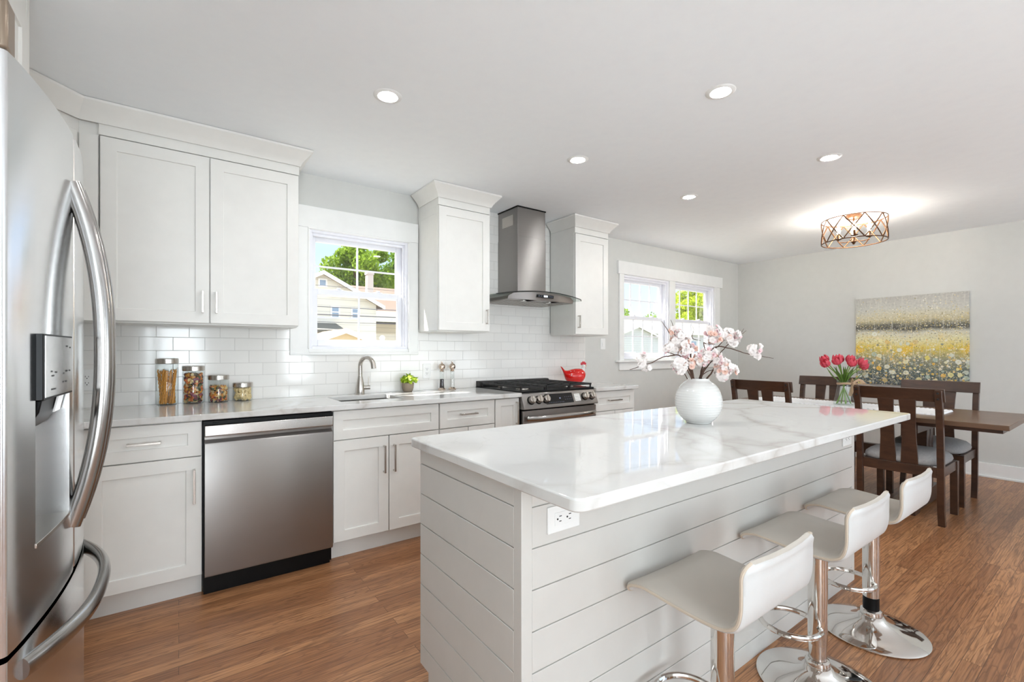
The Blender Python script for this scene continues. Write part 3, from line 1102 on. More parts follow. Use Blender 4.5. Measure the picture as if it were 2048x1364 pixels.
HO = (-1.985, -1.745, .80, 1.245)
d1 = fridge_door('door', FY - FH, FY - .003, .637, 1.78, HO)
d2 = fridge_door('door', FY + .003, FY + FH, .637, 1.78)
d3 = fridge_door('freezer_drawer', FY - FH, FY + FH, .10, .625)
mesh_obj('bottom_grille', B().box(-.36, -.33, FY - FH + .01, FY + FH - .01, .02, .095), 'appliance_black', t)
mesh_obj('hinge_cover', B().box(-.40, -.262, FY - FH + .002, FY - FH + .06, 1.782, 1.885), 'hinge_brown', t, bev=.008)
mesh_obj('hinge_cover', B().box(-.40, -.275, FY + FH - .06, FY + FH - .002, 1.782, 1.82), 'hinge_brown', t, bev=.008)


def arc_handle(parent, pts, sq):
    return mesh_obj('handle', B().tube(pts, .019, 16, sq=sq), 'handle_steel', parent)


for dd, y in ((d1, FY - .036), (d2, FY + .036)):
    pts = []
    for k in range(25):
        u = k / 24 * 2 - 1
        z = 1.205 + .445 * u
        x = farc(y) - .002 + .064 * (1 - abs(u) ** 2.3)
        pts.append((x, y, z))
    arc_handle(dd, pts, (1.05, .85))
pts = []
for k in range(25):
    u = k / 24 * 2 - 1
    y = FY + .36 * u
    x = farc(y) - .002 + .056 * (1 - abs(u) ** 2.6)
    pts.append((x, y, .578))
mesh_obj('handle', B().tube(pts, .018, 16, sq=(1.2, .8)), 'handle_steel', d3)

# dispenser recess
b = B()
xb = -.300
xf = farc(-1.865)
b.add([(xb, HO[0], HO[2]), (xb, HO[1], HO[2]), (xb, HO[1], HO[3]), (xb, HO[0], HO[3])], [(0, 1, 2, 3)])
mesh_obj('dispenser_back', b, 'stainless_bright', d1)
ty = [HO[0] + (HO[1] - HO[0]) * k / 6 for k in range(7)]
mesh_obj('drip_tray', B().prism([(xb, HO[0])] + [(farc(y) + .002, y) for y in ty] + [(xb, HO[1])], HO[2] - .003, HO[2] + .007, 'z'), 'nickel', d1, bev=.001)
for y in HO[:2]:
    mesh_obj('recess_side', B().box(xb, farc(y) - .001, y - .002, y + .002, HO[2], HO[3]), 'stainless_bright', d1)
cp = B().prism([(-.29, -1.982), (-.2335, -1.982), (-.2325, -1.978), (-.2215, -1.742), (-.2225, -1.737), (-.29, -1.737)], 1.108, 1.250, 'z')
mesh_obj('control_panel', cp, 'appliance_black', d1, bev=.001)
fm = Matrix.Translation((-.2270, -1.860, 0)) @ Matrix.Rotation(math.atan2(-.011, .236), 4, 'Z')
mesh_obj('control_face', B().box(-.0002, .0014, -.113, .116, 1.113, 1.246, fm), 'stainless_bright', d1)
b = B()
for (y, z, w) in ((.06, 1.225, .016), (.09, 1.222, .010), (.055, 1.165, .02), (.085, 1.165, .012), (.03, 1.16, .012), (.05, 1.14, .016), (.025, 1.14, .010), (-.07, 1.168, .014), (-.035, 1.165, .016), (-.06, 1.158, .02), (-.055, 1.128, .036)):
    mesh_obj('button_mark', B().box(.0012, .0017, y - w / 2, y + w / 2, z - .0018, z + .0018, fm), 'slot_black', d1)
b = B().prism([(-.29, 1.108), (-.238, 1.108), (-.243, 1.080), (-.262, 1.045), (-.275, 1.035), (-.29, 1.035)], -1.965, -1.765, 'y')
mesh_obj('dispenser_chute', b, 'appliance_black', d1, bev=.004)
mesh_obj('paddle_label', B().prism([(-.236, 1.106), (-.233, 1.106), (-.2405, 1.068), (-.2435, 1.068)], -1.83, -1.765, 'y'), 'plastic_white', d1)
b = B()
for y in (-1.93, -1.918):
    b.lathe([(.003, 0), (.003, .02)], -.28, y, 8, 1.018)
mesh_obj('nozzle', b, 'chrome', d1)

# ================================================================== gas range
RX0, RX1 = 2.042, 2.804
RC = (RX0 + RX1) / 2
t = thing('gas_range', 'stainless slide-in gas range with black grates between the white cabinets', 'range', (RC, -.34, 0))
mesh_obj('body', B().box(RX0, RX1, -.64, -.012, .02, .885), 'appliance_black', t)
b = B().prism([(-.628, .902), (-.648, .895), (-.690, .795), (-.690, .782), (-.60, .782), (-.60, .902)], RX0 - .002, RX1 + .002, 'x')
pn = mesh_obj('control_panel', b, 'stainless', t, bev=.003)
# knobs on the sloping panel
nv = Vector((0, -.10, .042)).normalized()
rotm = Vector((0, 0, 1)).rotation_difference(Vector((0, -.922, .387))).to_matrix().to_4x4()


def on_panel(x, q):
    """q 0 bottom .. 1 top of the sloping face"""
    y = -.690 + (.690 - .648) * q
    z = .795 + .10 * q
    return Vector((x, y, z))


for x in (RX0 + .075, RX0 + .145, RX0 + .215, RX1 - .135, RX1 - .060):
    p = on_panel(x, .5)
    kb = B().lathe([(.001, .004), (.027, .004), (.0275, .012), (.0255, .034), (.022, .037), (.001, .037)], 0, 0, 24, 0, Matrix.Translation(p) @ rotm)
    k = mesh_obj('knob', kb, 'nickel', t)
    mesh_obj('knob_skirt', B().lathe([(.001, 0), (.033, 0), (.032, .005), (.001, .005)], 0, 0, 24, 0, Matrix.Translation(p) @ rotm), 'appliance_black', k)
    gb = B().box(-.007, .007, -.025, .025, .034, .046, Matrix.Translation(p) @ rotm)
    mesh_obj('knob_grip', gb, 'nickel', k, bev=.002)
mb = B()
p0 = on_panel(RC - .02, .5)
mesh_obj('display', B().box(-.145, .135, -.040, .040, 0, .0025, Matrix.Translation(p0) @ rotm), 'glass_black', t)
mark = lambda *q: mesh_obj('display_mark', B().box(*q), 'display_blue', t)
mark(-.008, .008, -.003, .006, .0025, .003, Matrix.Translation(p0) @ rotm)
for i in range(8):
    mark(.05 + .02 * (i % 4), .056 + .02 * (i % 4), -.012 + .02 * (i // 4), -.010 + .02 * (i // 4), .0025, .003, Matrix.Translation(p0) @ rotm)
for i in range(9):
    mark(-.12 + .018 * i, -.112 + .018 * i, -.030, -.028, .0025, .003, Matrix.Translation(p0) @ rotm)
p1 = on_panel(RX1 - .215, .5)
mesh_obj('sticker', B().box(-.03, .03, -.032, .028, 0, .0015, Matrix.Translation(p1) @ rotm), 'paper_label', t)
sm = B()
for i in range(4):
    sm.box(-.024, .02 - .006 * (i % 2), .016 - .012 * i, .0185 - .012 * i, .0015, .002, Matrix.Translation(p1) @ rotm)
mesh_obj('sticker_print', sm, 'nickel', t)
dr = mesh_obj('oven_door', B().box(RX0 + .004, RX1 - .004, -.672, -.64, .21, .772), 'stainless', t, bev=.003)
mesh_obj('oven_window', B().box(RX0 + .12, RX1 - .12, -.674, -.671, .33, .60), 'glass_black', dr)
hp = []
for k in range(17):
    u = k / 16 * 2 - 1
    hp.append((RC + .352 * u, -.685 - .045 * (1 - abs(u) ** 6), .715))
mesh_obj('handle', B().tube(hp, .016, 12, sq=(1.25, .8)), 'handle_steel', dr)
mesh_obj('bottom_drawer', B().box(RX0 + .004, RX1 - .004, -.668, -.64, .05, .20), 'stainless', t, bev=.003)
mesh_obj('cooktop', B().box(RX0 - .004, RX1 + .004, -.640, -.012, .900, .914), 'appliance_black', t, bev=.003)
mesh_obj('back_rail', B().prism([(-.075, .914), (-.068, .955), (-.055, .960), (-.012, .960), (-.012, .914)], RX0, RX1, 'x'), 'cast_iron', t, bev=.003)
for i, (x, y, r) in enumerate(((RX0 + .15, -.20, .036), (RX0 + .15, -.47, .045), (RC, -.34, .05), (RX1 - .15, -.20, .036), (RX1 - .15, -.47, .045))):
    bu = mesh_obj('burner', B().lathe([(.001, 0), (r + .012, 0), (r + .01, .008), (r, .010), (r, .013), (.001, .013)], x, y, 24, .914), 'nickel', t)
    mesh_obj('burner_cap', B().lathe([(.001, 0), (r - .004, 0), (r - .002, .005), (r - .008, .009), (.001, .009)], x, y, 24, .927), 'cast_iron', bu)
w = (RX1 - RX0 - .02) / 3
for i in range(3):
    x0 = RX0 + .01 + w * i + .003
    x1 = x0 + w - .006
    b = B()
    z0, z1 = .934, .948
    tk = .0055
    for x in (x0 + tk, x1 - tk):
        b.box(x - tk, x + tk, -.63, -.085, z0, z1)
    for y in (-.624, -.36, -.09):
        b.box(x0, x1, y - tk, y + tk, z0, z1)
    xm = (x0 + x1) / 2
    b.box(xm - tk, xm + tk, -.63, -.085, z0, z1)
    for y in (-.53, -.45, -.27, -.18):
        b.box(x0, x0 + .085, y - tk, y + tk, z0, z1).box(x1 - .085, x1, y - tk, y + tk, z0, z1)
    for x in (x0 + tk, x1 - tk):
        for y in (-.62, -.36, -.095):
            b.box(x - tk, x + tk, y - tk, y + tk, .914, z0)
    mesh_obj('grate', b, 'cast_iron', t, bev=.0015)

# ================================================================== range hood
HX0, HX1 = 2.268, 2.570
HC = 2.42
t = thing('range_hood', 'stainless chimney range hood with curved glass canopy over the gas range', 'range hood', (HC, -.2, 1.62))
mesh_obj('chimney', B().box(HX0, HX1, -.300, -.010, 1.66, 2.168), 'stainless', t, bev=.002)
mesh_obj('chimney_upper', B().box(HX0 + .003, HX1 - .003, -.297, -.010, 2.168, 2.412), 'stainless', t, bev=.002)
mesh_obj('top_gasket', B().box(HX0 - .002, HX1 + .002, -.301, -.009, 2.408, 2.4175), 'appliance_black', t)
vg = B()
for i in range(7):
    y = -.225 + .022 * i
    vg.box(HX0 + .0015, HX0 + .004, y, y + .010, 2.275, 2.35)
vb = mesh_obj('vent_grille', B().box(HX0 + .0005, HX0 + .0028, -.235, -.075, 2.268, 2.357), 'nickel', t)
mesh_obj('vent_slot', vg, 'slot_black', vb)


def gz(x):
    u = (x - HC) / .45
    return 1.690 - .040 * u * u


# glass canopy
n = 24
rt, rb = [], []
G0 = []
for i in range(n + 1):
    x = HC - .45 + .9 * i / n
    u = (x - HC) / .45
    yf = -.455 - .035 * (1 - u * u) + (.03 * max(0, (abs(u) - .9) / .1) ** 2)
    G0.append((x, yf))
rings = [[(x, yf, gz(x)), (x, -.012, gz(x)), (x, -.012, gz(x) + .006), (x, yf, gz(x) + .006)] for x, yf in G0]
mesh_obj('glass_canopy', B().loft(rings), 'hood_glass', t)
ed = B().tube([(x, yf - .001, gz(x) + .003) for x, yf in G0], .0035, 6)
mesh_obj('glass_edge', ed, 'slot_black', t)
rings = []
for i in range(17):
    x = HC - .345 + .69 * i / 16
    u = (x - HC) / .345
    yf = -.44 - .035 * (1 - u * u)
    zt = gz(x) - .002
    zb = 1.622
    if abs(u) > .92: zt = zb + (zt - zb) * (.55)
    rings.append([(x, yf + .012, zb), (x, -.012, zb), (x, -.012, zt), (x, yf, zt)])
mesh_obj('hood_body', B().loft(rings), 'stainless', t, bev=.001)
yd = -.477
dp = mesh_obj('control_display', B().box(HC - .085, HC + .085, yd - .002, yd + .01, 1.645, 1.668), 'glass_black', t)
mesh_obj('display_digit', B().box(HC - .02, HC + .02, yd - .003, yd - .002, 1.650, 1.664), 'display_light', dp)
for x in (-.068, -.045, .04, .055, .07):
    mesh_obj('display_mark', B().box(HC + x - .003, HC + x + .003, yd - .003, yd - .002, 1.655, 1.659), 'display_blue', dp)
for x in (HC - .17, HC + .10):
    mesh_obj('hood_lamp', B().lathe([(.001, 0), (.026, 0), (.026, .004), (.001, .004)], x, -.40, 16, 1.616), 'chrome', t)
fl = B()
for i in range(18):
    fl.box(HC - .32 + .035 * i, HC - .30 + .035 * i, -.36, -.06, 1.618, 1.622)
mesh_obj('filter_slat', fl, 'nickel', t)


# ================================================================== outlets and switch
def outlet(name, label, M4, group, w=.070, h=.114, kind='outlet', lw=.034, lh=.067):
    o = thing(name, label, 'light switch' if kind == 'switch' else 'outlet', tuple(M4.translation), group)
    p = mesh_obj('plate', B().box(-w / 2, w / 2, -.005, 0, -h / 2, h / 2, M4), 'plastic_white', o, bev=.002)
    mesh_obj('insert', B().box(-lw / 2, lw / 2, -.0065, -.004, -lh / 2, lh / 2, M4), 'plastic_white', o, bev=.0008)
    if kind == 'outlet':
        b = B()
        for s in (-1, 1):
            z = s * .017
            b.box(-.0075, -.0055, -.0072, -.006, z - .002, z + .006, M4).box(.0055, .0075, -.0072, -.006, z - .002, z + .005, M4)
            b.lathe([(.0004, 0), (.0026, 0), (.0026, .001), (.0004, .001)], 0, 0, 10, 0, M4 @ Matrix.Translation((0, -.0062, z - .008)) @ Matrix.Rotation(R(90), 4, 'X'))
        mesh_obj('socket_slot', b, 'slot_black', o)
    else:
        mesh_obj('rocker', B().prism([(-.0065, -.03), (-.0105, -.005), (-.0065, .03)], -.012, .012, 'x', M4), 'plastic_white', o, bev=.0006)
    return o


T = Matrix.Translation
outlet('wall_outlet', 'white duplex outlet on tile between the potted herb and pepper mill', T((1.588, -.008, 1.055)), 'outlets')
outlet('wall_outlet', 'white duplex outlet on tile near the refrigerator handle', T((-.40, -.008, 1.057)), 'outlets')
outlet('light_switch', 'white wall switch on grey wall beside the dining windows', T((3.60, 0, 1.287)), 'switches', kind='switch')

# ================================================================== island
IX0, IX1, IY0, IY1 = .693, 2.905, -2.44, -1.845
t = thing('kitchen_island', 'white shiplap kitchen island under the large marbled slab', 'kitchen island', (1.8, -2.14, 0))
mesh_obj('body', B().prism([(IY0 + .006, 0), (IY1 - .065, 0), (IY1 - .065, .11), (IY1 - .002, .11), (IY1 - .002, .8755), (IY0 + .006, .8755)], IX0 + .006, IX1 - .006, 'x'), 'shiplap_white', t)
gz_ = [.8755] + [.816 - .106 * k for k in range(8)] + [0]
b = B()
for k in range(len(gz_) - 1):
    z1 = gz_[k] - (.0016 if k else 0)
    z0 = gz_[k + 1] + (.0016 if k < len(gz_) - 2 else 0)
    y1 = IY1 if z0 > .1 else IY1 - .065
    if z0 < .1 < z1:
        b.prism([(IY0 + .034, max(z0, 0)), (IY1 - .065, max(z0, 0)), (IY1 - .065, .11), (IY1, .11), (IY1, z1), (IY0 + .034, z1)], IX0, IX0 + .008, 'x')
    else:
        b.box(IX0, IX0 + .008, IY0 + .034, y1, z0, z1)
mesh_obj('end_shiplap', b, 'shiplap_white', t, bev=.0012)
b = B()
for k in range(len(gz_) - 1):
    z1 = gz_[k] - (.0016 if k else 0)
    z0 = gz_[k + 1] + (.0016 if k < len(gz_) - 2 else 0)
    b.box(IX0 + .034, IX1 - .034, IY0, IY0 + .008, z0, z1)
mesh_obj('front_shiplap', b, 'shiplap_white', t, bev=.0012)
for x0, x1 in ((IX0, IX0 + .034), (IX1 - .034, IX1)):
    mesh_obj('corner_board', B().box(x0, x1, IY0, IY0 + .034, 0, .8755), 'shiplap_white', t, bev=.0015)
mesh_obj('end_panel', B().box(IX1 - .008, IX1, IY0 + .034, IY1, 0, .8755), 'shiplap_white', t)
for k in range(4):
    x0 = IX0 + .02 + k * .545
    mx = Matrix.Translation((x0 + .535, IY1 + .019, 0)) @ Matrix.Rotation(R(180), 4, 'Z')
    mesh_obj('door', front_panel(B(), 0, .53, .118, .868, 0, mat=mx), 'cabinet_white', t, bev=.0015)
mxh = Matrix.Rotation(R(90), 4, 'Y')
outlet('island_outlet', 'white duplex outlet under the near corner of the island slab', T((.832, IY0, .771)) @ mxh, 'island outlets')
outlet('island_outlet', 'white duplex outlet on the island front, near the dining chairs', T((2.795, IY0, .762)) @ mxh, 'island outlets')

TX0, TX1, TY0, TY1 = .663, 2.932, -2.671, -1.815
pts = []
rr = .028
for cx, cy, a0 in ((TX1 - rr, TY1 - rr, 0), (TX0 + rr, TY1 - rr, 90), (TX0 + rr, TY0 + rr, 180), (TX1 - rr, TY0 + rr, 270)):
    for k in range(7):
        a = R(a0 + k * 15)
        pts.append((cx + rr * math.cos(a), cy + rr * math.sin(a)))
solo('island_countertop', B().prism(pts, .876, CT, 'z'), 'quartz_marble', 'large white marbled slab on the island with the blossom vase', 'countertop', loc=(1.8, -2.24, .876), bev=.004)


# ================================================================== bar stools
def make_stool():
    t = thing('bar_stool', '', 'bar stool', (0, 0, 0), 'bar stools along the island')
    prof = [(.189, .506), (.186, .520), (.172, .533), (.135, .543), (.095, .542), (.025, .537), (-.04, .535), (-.078, .536), (-.112, .542), (-.138, .560), (-.150, .598), (-.1515, .65), (-.152, .684), (-.160, .712)]
    # resample smoothly
    P = [Vector((0, a, b)) for a, b in prof]
    Q = []
    for i in range(len(P) - 1):
        p0, p1, p2, p3 = P[max(i - 1, 0)], P[i], P[i + 1], P[min(i + 2, len(P) - 1)]
        for k in range(4):
            u = k / 4
            Q.append(.5 * ((2 * p1) + (-p0 + p2) * u + (2 * p0 - 5 * p1 + 4 * p2 - p3) * u * u + (-p0 + 3 * p1 - 3 * p2 + p3) * u ** 3))
    Q.append(P[-1])
    L = [0]
    for i in range(1, len(Q)):
        L.append(L[-1] + (Q[i] - Q[i - 1]).length)
    rings, eL, eR = [], [], []
    for i, q in enumerate(Q):
        d = (Q[min(i + 1, len(Q) - 1)] - Q[max(i - 1, 0)]).normalized()
        nrm = Vector((0, -d.z, d.y))
        e = min(L[i], L[-1] - L[i])
        rc = .03
        w = .186 - (rc - math.sqrt(max(0, rc * rc - (rc - e) ** 2)) if e < rc else 0)
        th = .019 if 1 < i < len(Q) - 2 else .012
        ring = []
        for u, v in ((-1, -.25), (-.965, -.5), (-.5, -.5), (0, -.5), (.5, -.5), (.965, -.5), (1, -.25), (1, .25), (.965, .5), (.5, .5), (0, .5), (-.5, .5), (-.965, .5), (-1, .25)):
            x = u * w
            sagz = -.004 * (1 - (u * u)) if -.1 < q.y else 0
            p = Vector((x, q.y, q.z + sagz)) + nrm * (v * th)
            if q.z > .58:
                p.y -= .012 * (1 - u * u) * min(1, (q.z - .58) / .08)
            ring.append(tuple(p))
        rings.append(ring)
        eL.append((-w - .0006, q.y, q.z)); eR.append((w + .0006, q.y, q.z))
    sb = B().loft(rings)
    nr = len(rings[0])
    # upholstery: white shell outside, cream on the sitting side
    sb.fm = [1 if (k < (len(rings) - 1) * nr and 6 <= k % nr <= 12) else 0 for k in range(len(sb.f))]
    s = mesh_obj('seat', sb, ['leather_cream', 'leather_white'], t, angle=50)
    for e in (eL, eR):
        mesh_obj('piping', B().tube(e, .004, 6), 'piping_beige', s)
    mesh_obj('seat_plate', B().box(-.09, .09, -.09, .09, .515, .526), 'chrome', t)
    mesh_obj('post', B().lathe([(.001, .15), (.031, .15), (.0312, .152), (.0312, .516), (.001, .516)], 0, 0, 28), 'chrome', t)
    mesh_obj('lower_tube', B().lathe([(.001, .07), (.0288, .07), (.0288, .151), (.001, .151)], 0, 0, 28), 'chrome', t)
    mesh_obj('collar', B().lathe([(.03, .068), (.040, .070), (.041, .078), (.038, .090), (.0295, .094), (.0285, .07)], 0, 0, 28), 'chrome', t)
    mesh_obj('base', B().lathe([(.001, .0), (.19, .0), (.197, .003), (.198, .007), (.192, .011), (.15, .018), (.11, .027), (.075, .041), (.052, .057), (.042, .070), (.001, .072)], 0, 0, 56), 'chrome', t, angle=60)
    pts = []
    for k in range(29):
        a = R(-14 + k * 298 / 28)
        pts.append((-.066 + .098 * math.cos(a + 0), .066 + .098 * math.sin(a), .215))
    pts = [(.004, -.025, .215)] + pts[::1] + [(.004 - .03, .0, .215)] if False else pts
    pts = [Vector(p) for p in pts]
    first = [Vector((.022, .012, .215))]
    last = [Vector((-.020, -.010, .215))]
    mesh_obj('footrest', B().tube([tuple(p) for p in first + pts + last], .0095, 10), 'chrome', t)
    return t


st = make_stool()
for i, (x, lab) in enumerate(((1.25, 'white bar stool closest to the outlet at the near end of the island'),
                              (1.89, 'white bar stool in the middle of the row along the island'),
                              (2.44, 'white bar stool at the dining end of the island, black ring on post'))):
    o = st if i == 0 else copy_tree(st)
    o.location = (x, -2.648, 0)
    o['label'] = lab
    if i == 2:
        bd = mesh_obj('post_band', B().lathe([(.001, .095), (.0296, .095), (.0296, .148), (.001, .148)], 0, 0, 28), 'appliance_black')
        bd.parent = o

# ================================================================== things on the sink counter
def canister(x, y, h, r, label, lid_h=.028):
    t = thing('canister', label, 'canister', (x, y, CT), 'glass canisters on the counter')
    g = B()
    g.lathe([(r - .004, 0), (r - .001, .002), (r, .006), (r, h - lid_h - .008), (r - .004, h - lid_h), (r - .004, h - lid_h + .004)], x, y, 40, CT)
    g.f = g.f[:-1]; g.fm = g.fm[:-1]
    mesh_obj('jar', g, 'jar_glass', t)
    mesh_obj('lid', B().lathe([(.001, 0), (r - .001, 0), (r + .001, .001), (r + .001, lid_h - .003), (r - .002, lid_h), (.001, lid_h)], x, y, 40, CT + h - lid_h), 'nickel', t)
    return t


canister(-.055, -.068, .264, .0535, 'tallest glass canister with steel lid, full of long twisted pasta')
canister(.070, -.066, .219, .0535, 'second tallest glass canister, full of multicoloured shell pasta')
canister(.195, -.068, .163, .0535, 'shorter glass canister, part full of multicoloured star pasta')
canister(.321, -.066, .113, .0535, 'shortest glass canister with steel lid, full of pale pasta')

rnd = random.Random(3)
b = B()
for k in range(34):
    a = rnd.uniform(0, 6.28); q = .040 * math.sqrt(rnd.random())
    a2 = a + rnd.uniform(.3, .9); q2 = min(.042, q + .01)
    p0 = Vector((q * math.cos(a), q * math.sin(a), .008)); p1 = Vector((q2 * math.cos(a2), q2 * math.sin(a2), .19 + rnd.uniform(-.008, .012)))
    pts, rs = [], []
    for i in range(41):
        u = i / 40
        p = p0.lerp(p1, u)
        w = u * 55 + k
        pts.append((-.055 + p.x + .0014 * math.cos(w), -.068 + p.y + .0014 * math.sin(w), CT + p.z))
        rs.append(.0034)
    b.tube(pts, rs, 5)
solo('long_pasta', b, 'pasta_gold', 'long golden twisted pasta standing in the tallest canister', 'pasta', kind='stuff', loc=(-.055, -.068, CT + .006))


def pasta_fill(x, y, h, n, kind, mats, label, seed):
    rn = random.Random(seed)
    b = B()
    for k in range(n):
        a = rn.uniform(0, 6.28); q = .0375 * math.sqrt(rn.random())
        if rn.random() < .6: q = rn.uniform(.034, .0395)
        z = .012 + rn.random() * (h - .02)
        b.mi = rn.randrange(len(mats))
        m = T((x + q * math.cos(a), y + q * math.sin(a), CT + z)) @ Euler((rn.uniform(0, 6), rn.uniform(0, 6), rn.uniform(0, 6))).to_matrix().to_4x4()
        if kind == 'shell':
            rings = []
            for j in range(5):
                u = j / 4
                rw = .0105 * math.sin(.35 + 2.4 * u)
                rings.append([(rw * math.cos(w), -.011 + .022 * u, .7 * rw * math.sin(w)) for w in [R(-20 + 200 * i / 6) for i in range(7)]])
            b.loft(rings, False, False, m)
        elif kind == 'star':
            pts = [((.0115 if i % 2 == 0 else .005) * math.cos(i * math.pi / 5), (.0115 if i % 2 == 0 else .005) * math.sin(i * math.pi / 5)) for i in range(10)]
            b.prism(pts, -.0022, .0022, 'z', m)
        else:
            b.tube([(-.012, 0, 0), (-.006, .003, .001), (0, .004, 0), (.006, .003, -.001), (.012, 0, 0)], [.004, .0065, .007, .0065, .004], 7, mat=m)
    return solo('pasta', b, mats, label, 'pasta', kind='stuff', loc=(x, y, CT + .006))


pasta_fill(.070, -.066, .178, 420, 'shell', ['pasta_gold', 'pasta_purple', 'pasta_orange', 'pasta_green', 'pasta_cream'], 'multicoloured shell pasta inside the second tallest canister', 1)
pasta_fill(.195, -.068, .104, 260, 'star', ['pasta_gold', 'pasta_gold', 'pasta_green', 'pasta_orange', 'pasta_purple', 'pasta_cream'], 'multicoloured star pasta inside the shorter canister', 2)
pasta_fill(.321, -.066, .082, 170, 'twist', ['pasta_cream'], 'pale pasta twists inside the shortest canister', 4)

# herb in a small pot
px_, py_ = 1.398, -.085
t = thing('potted_herb', 'small grey pot with bright green leafy herb beside the faucet', 'potted plant', (px_, py_, CT))
mesh_obj('pot', B().lathe([(.001, 0), (.028, 0), (.034, .004), (.042, .03), (.0445, .06), (.0445, .068), (.040, .068), (.039, .055), (.001, .054)], px_, py_, 32, CT), 'concrete_pot', t)
rnd = random.Random(12)
b = B()
for k in range(85):
    a = rnd.uniform(0, 6.28)
    q = .06 * math.sqrt(rnd.random())
    c = Vector((px_ + q * math.cos(a) + .008, py_ + q * math.sin(a), CT + .075 + rnd.uniform(0, .055) * (1.2 - q / .07)))
    m = T(c) @ Euler((rnd.uniform(-.9, .9), rnd.uniform(-.9, .9), a)).to_matrix().to_4x4() @ Matrix.Scale(rnd.uniform(.75, 1.25), 4)
    n = 9
    vs = [(0, 0, .004)]
    for i in range(n):
        w = 2 * math.pi * i / n
        rr_ = .017 * (1 + .18 * math.cos(3 * w))
        vs.append((rr_ * math.cos(w), rr_ * .8 * math.sin(w), .004 * math.sin(2 * w)))
    b.add(vs, [(0, 1 + i, 1 + (i + 1) % n) for i in range(n)], m)
for k in range(14):
    a = rnd.uniform(0, 6.28)
    b.tube([(px_ + .015 * math.cos(a), py_ + .015 * math.sin(a), CT + .05), (px_ + .04 * math.cos(a), py_ + .04 * math.sin(a), CT + .1)], .0015, 5)
mesh_obj('leaves', b, 'herb_green', t)


def mill(x, y, fill, label, h=.068):
    t = thing('spice_mill', label, 'mill', (x, y, CT), 'salt and pepper mills')
    mesh_obj('base', B().lathe([(.001, 0), (.030, 0), (.031, .006), (.026, .011), (.022, .016), (.001, .016)], x, y, 28, CT), 'rose_metal', t)
    g = B().lathe([(.021, .016), (.0205, .02), (.0165, .06), (.0165, .125), (.0185, .142), (.017, .146)], x, y, 28, CT)
    g.f = g.f[:-2]; g.fm = g.fm[:-2]
    mesh_obj('glass_body', g, 'jar_glass', t)
    mesh_obj('contents', B().lathe([(.001, .0165), (.018, .017), (.0145, .06), (.0145, .016 + h), (.001, .018 + h)], x, y, 20, CT), fill, t)['kind'] = 'stuff'
    mesh_obj('cap', B().lathe([(.001, .144), (.016, .144), (.019, .148), (.013, .152), (.012, .156), (.019, .162), (.0255, .172), (.027, .184), (.023, .197), (.014, .206), (.006, .210), (.005, .214), (.008, .218), (.008, .222), (.001, .226)], x, y, 28, CT), 'rose_metal', t)


mill(1.693, -.065, 'peppercorn', 'pepper mill with dark peppercorns in clear body and rose metal cap')
mill(1.786, -.065, 'salt', 'salt mill with white salt in clear body and rose metal cap')

# red hen
hx, hy, hz = 3.005, -.20, CT
t = thing('hen_figurine', 'glossy red ceramic hen with white neck on the counter beyond the range', 'figurine', (hx, hy, hz))
th = R(-26)
hm = T((hx, hy, hz)) @ Matrix.Rotation(th, 4, 'Z')
b = B()
rings = []
# body and tail as a lofted spine from tail tip (-x) to chest (+x)
spine = [(-.134, .162, .003, .003), (-.126, .153, .008, .006), (-.116, .139, .014, .010), (-.107, .122, .020, .016), (-.098, .102, .030, .025), (-.085, .082, .043, .040), (-.06, .070, .057, .057), (-.03, .070, .067, .069), (.01, .0725, .071, .073), (.045, .074, .070, .068), (.075, .078, .060, .054), (.095, .084, .042, .034), (.106, .088, .018, .014), (.108, .088, .004, .004)]
for x, zc, rz, ry in spine:
    rings.append([(x, ry * math.cos(w), max(.0, zc + rz * math.sin(w))) for w in [2 * math.pi * k / 20 for k in range(20)]])
mesh_obj('body', b.loft(rings, mat=hm), 'red_glaze', t, angle=60)
b = B()
rings = []
for x, z, r in ((.070, .118, .036), (.082, .134, .025), (.088, .150, .020), (.090, .164, .019), (.090, .176, .014), (.089, .183, .004)):
    rings.append([(x + r * .95 * math.cos(w), r * .9 * math.sin(w), z) for w in [2 * math.pi * k / 16 for k in range(16)]])
mesh_obj('neck', b.loft(rings, mat=hm), 'ceramic_white', t, angle=60)
b = B()
for x, z, r in ((.068, .187, .011), (.082, .196, .012), (.096, .196, .011), (.108, .188, .009)):
    b.ball((x, 0, z), r, (.8, .45, 1.25), 10, 8, hm)
b.box(.066, .108, -.005, .005, .178, .190, hm)
mesh_obj('comb', b, 'red_comb', t)
mesh_obj('wattle', B().ball((.105, 0, .150), .008, (.8, .6, 1.5), 10, 8, hm), 'red_comb', t)
mesh_obj('beak', B().lathe([(.006, 0), (.001, .014)], 0, 0, 8, 0, hm @ T((.106, 0, .168)) @ Matrix.Rotation(R(90), 4, 'Y')), 'pasta_gold', t)
rnd = random.Random(5)
b = B()
for k in range(15):
    x = rnd.uniform(-.05, .075); z = rnd.uniform(.07, .125)
    ryy = .066 * math.sqrt(max(0, 1 - ((z - .070) / .070) ** 2)) * (1 - .35 * abs(x / .09) ** 3)
    b.ball((x, -ryy - .0002, z), .0035, (1, .35, 1), 8, 6, hm)
mesh_obj('white_dot', b, 'ceramic_white', t)

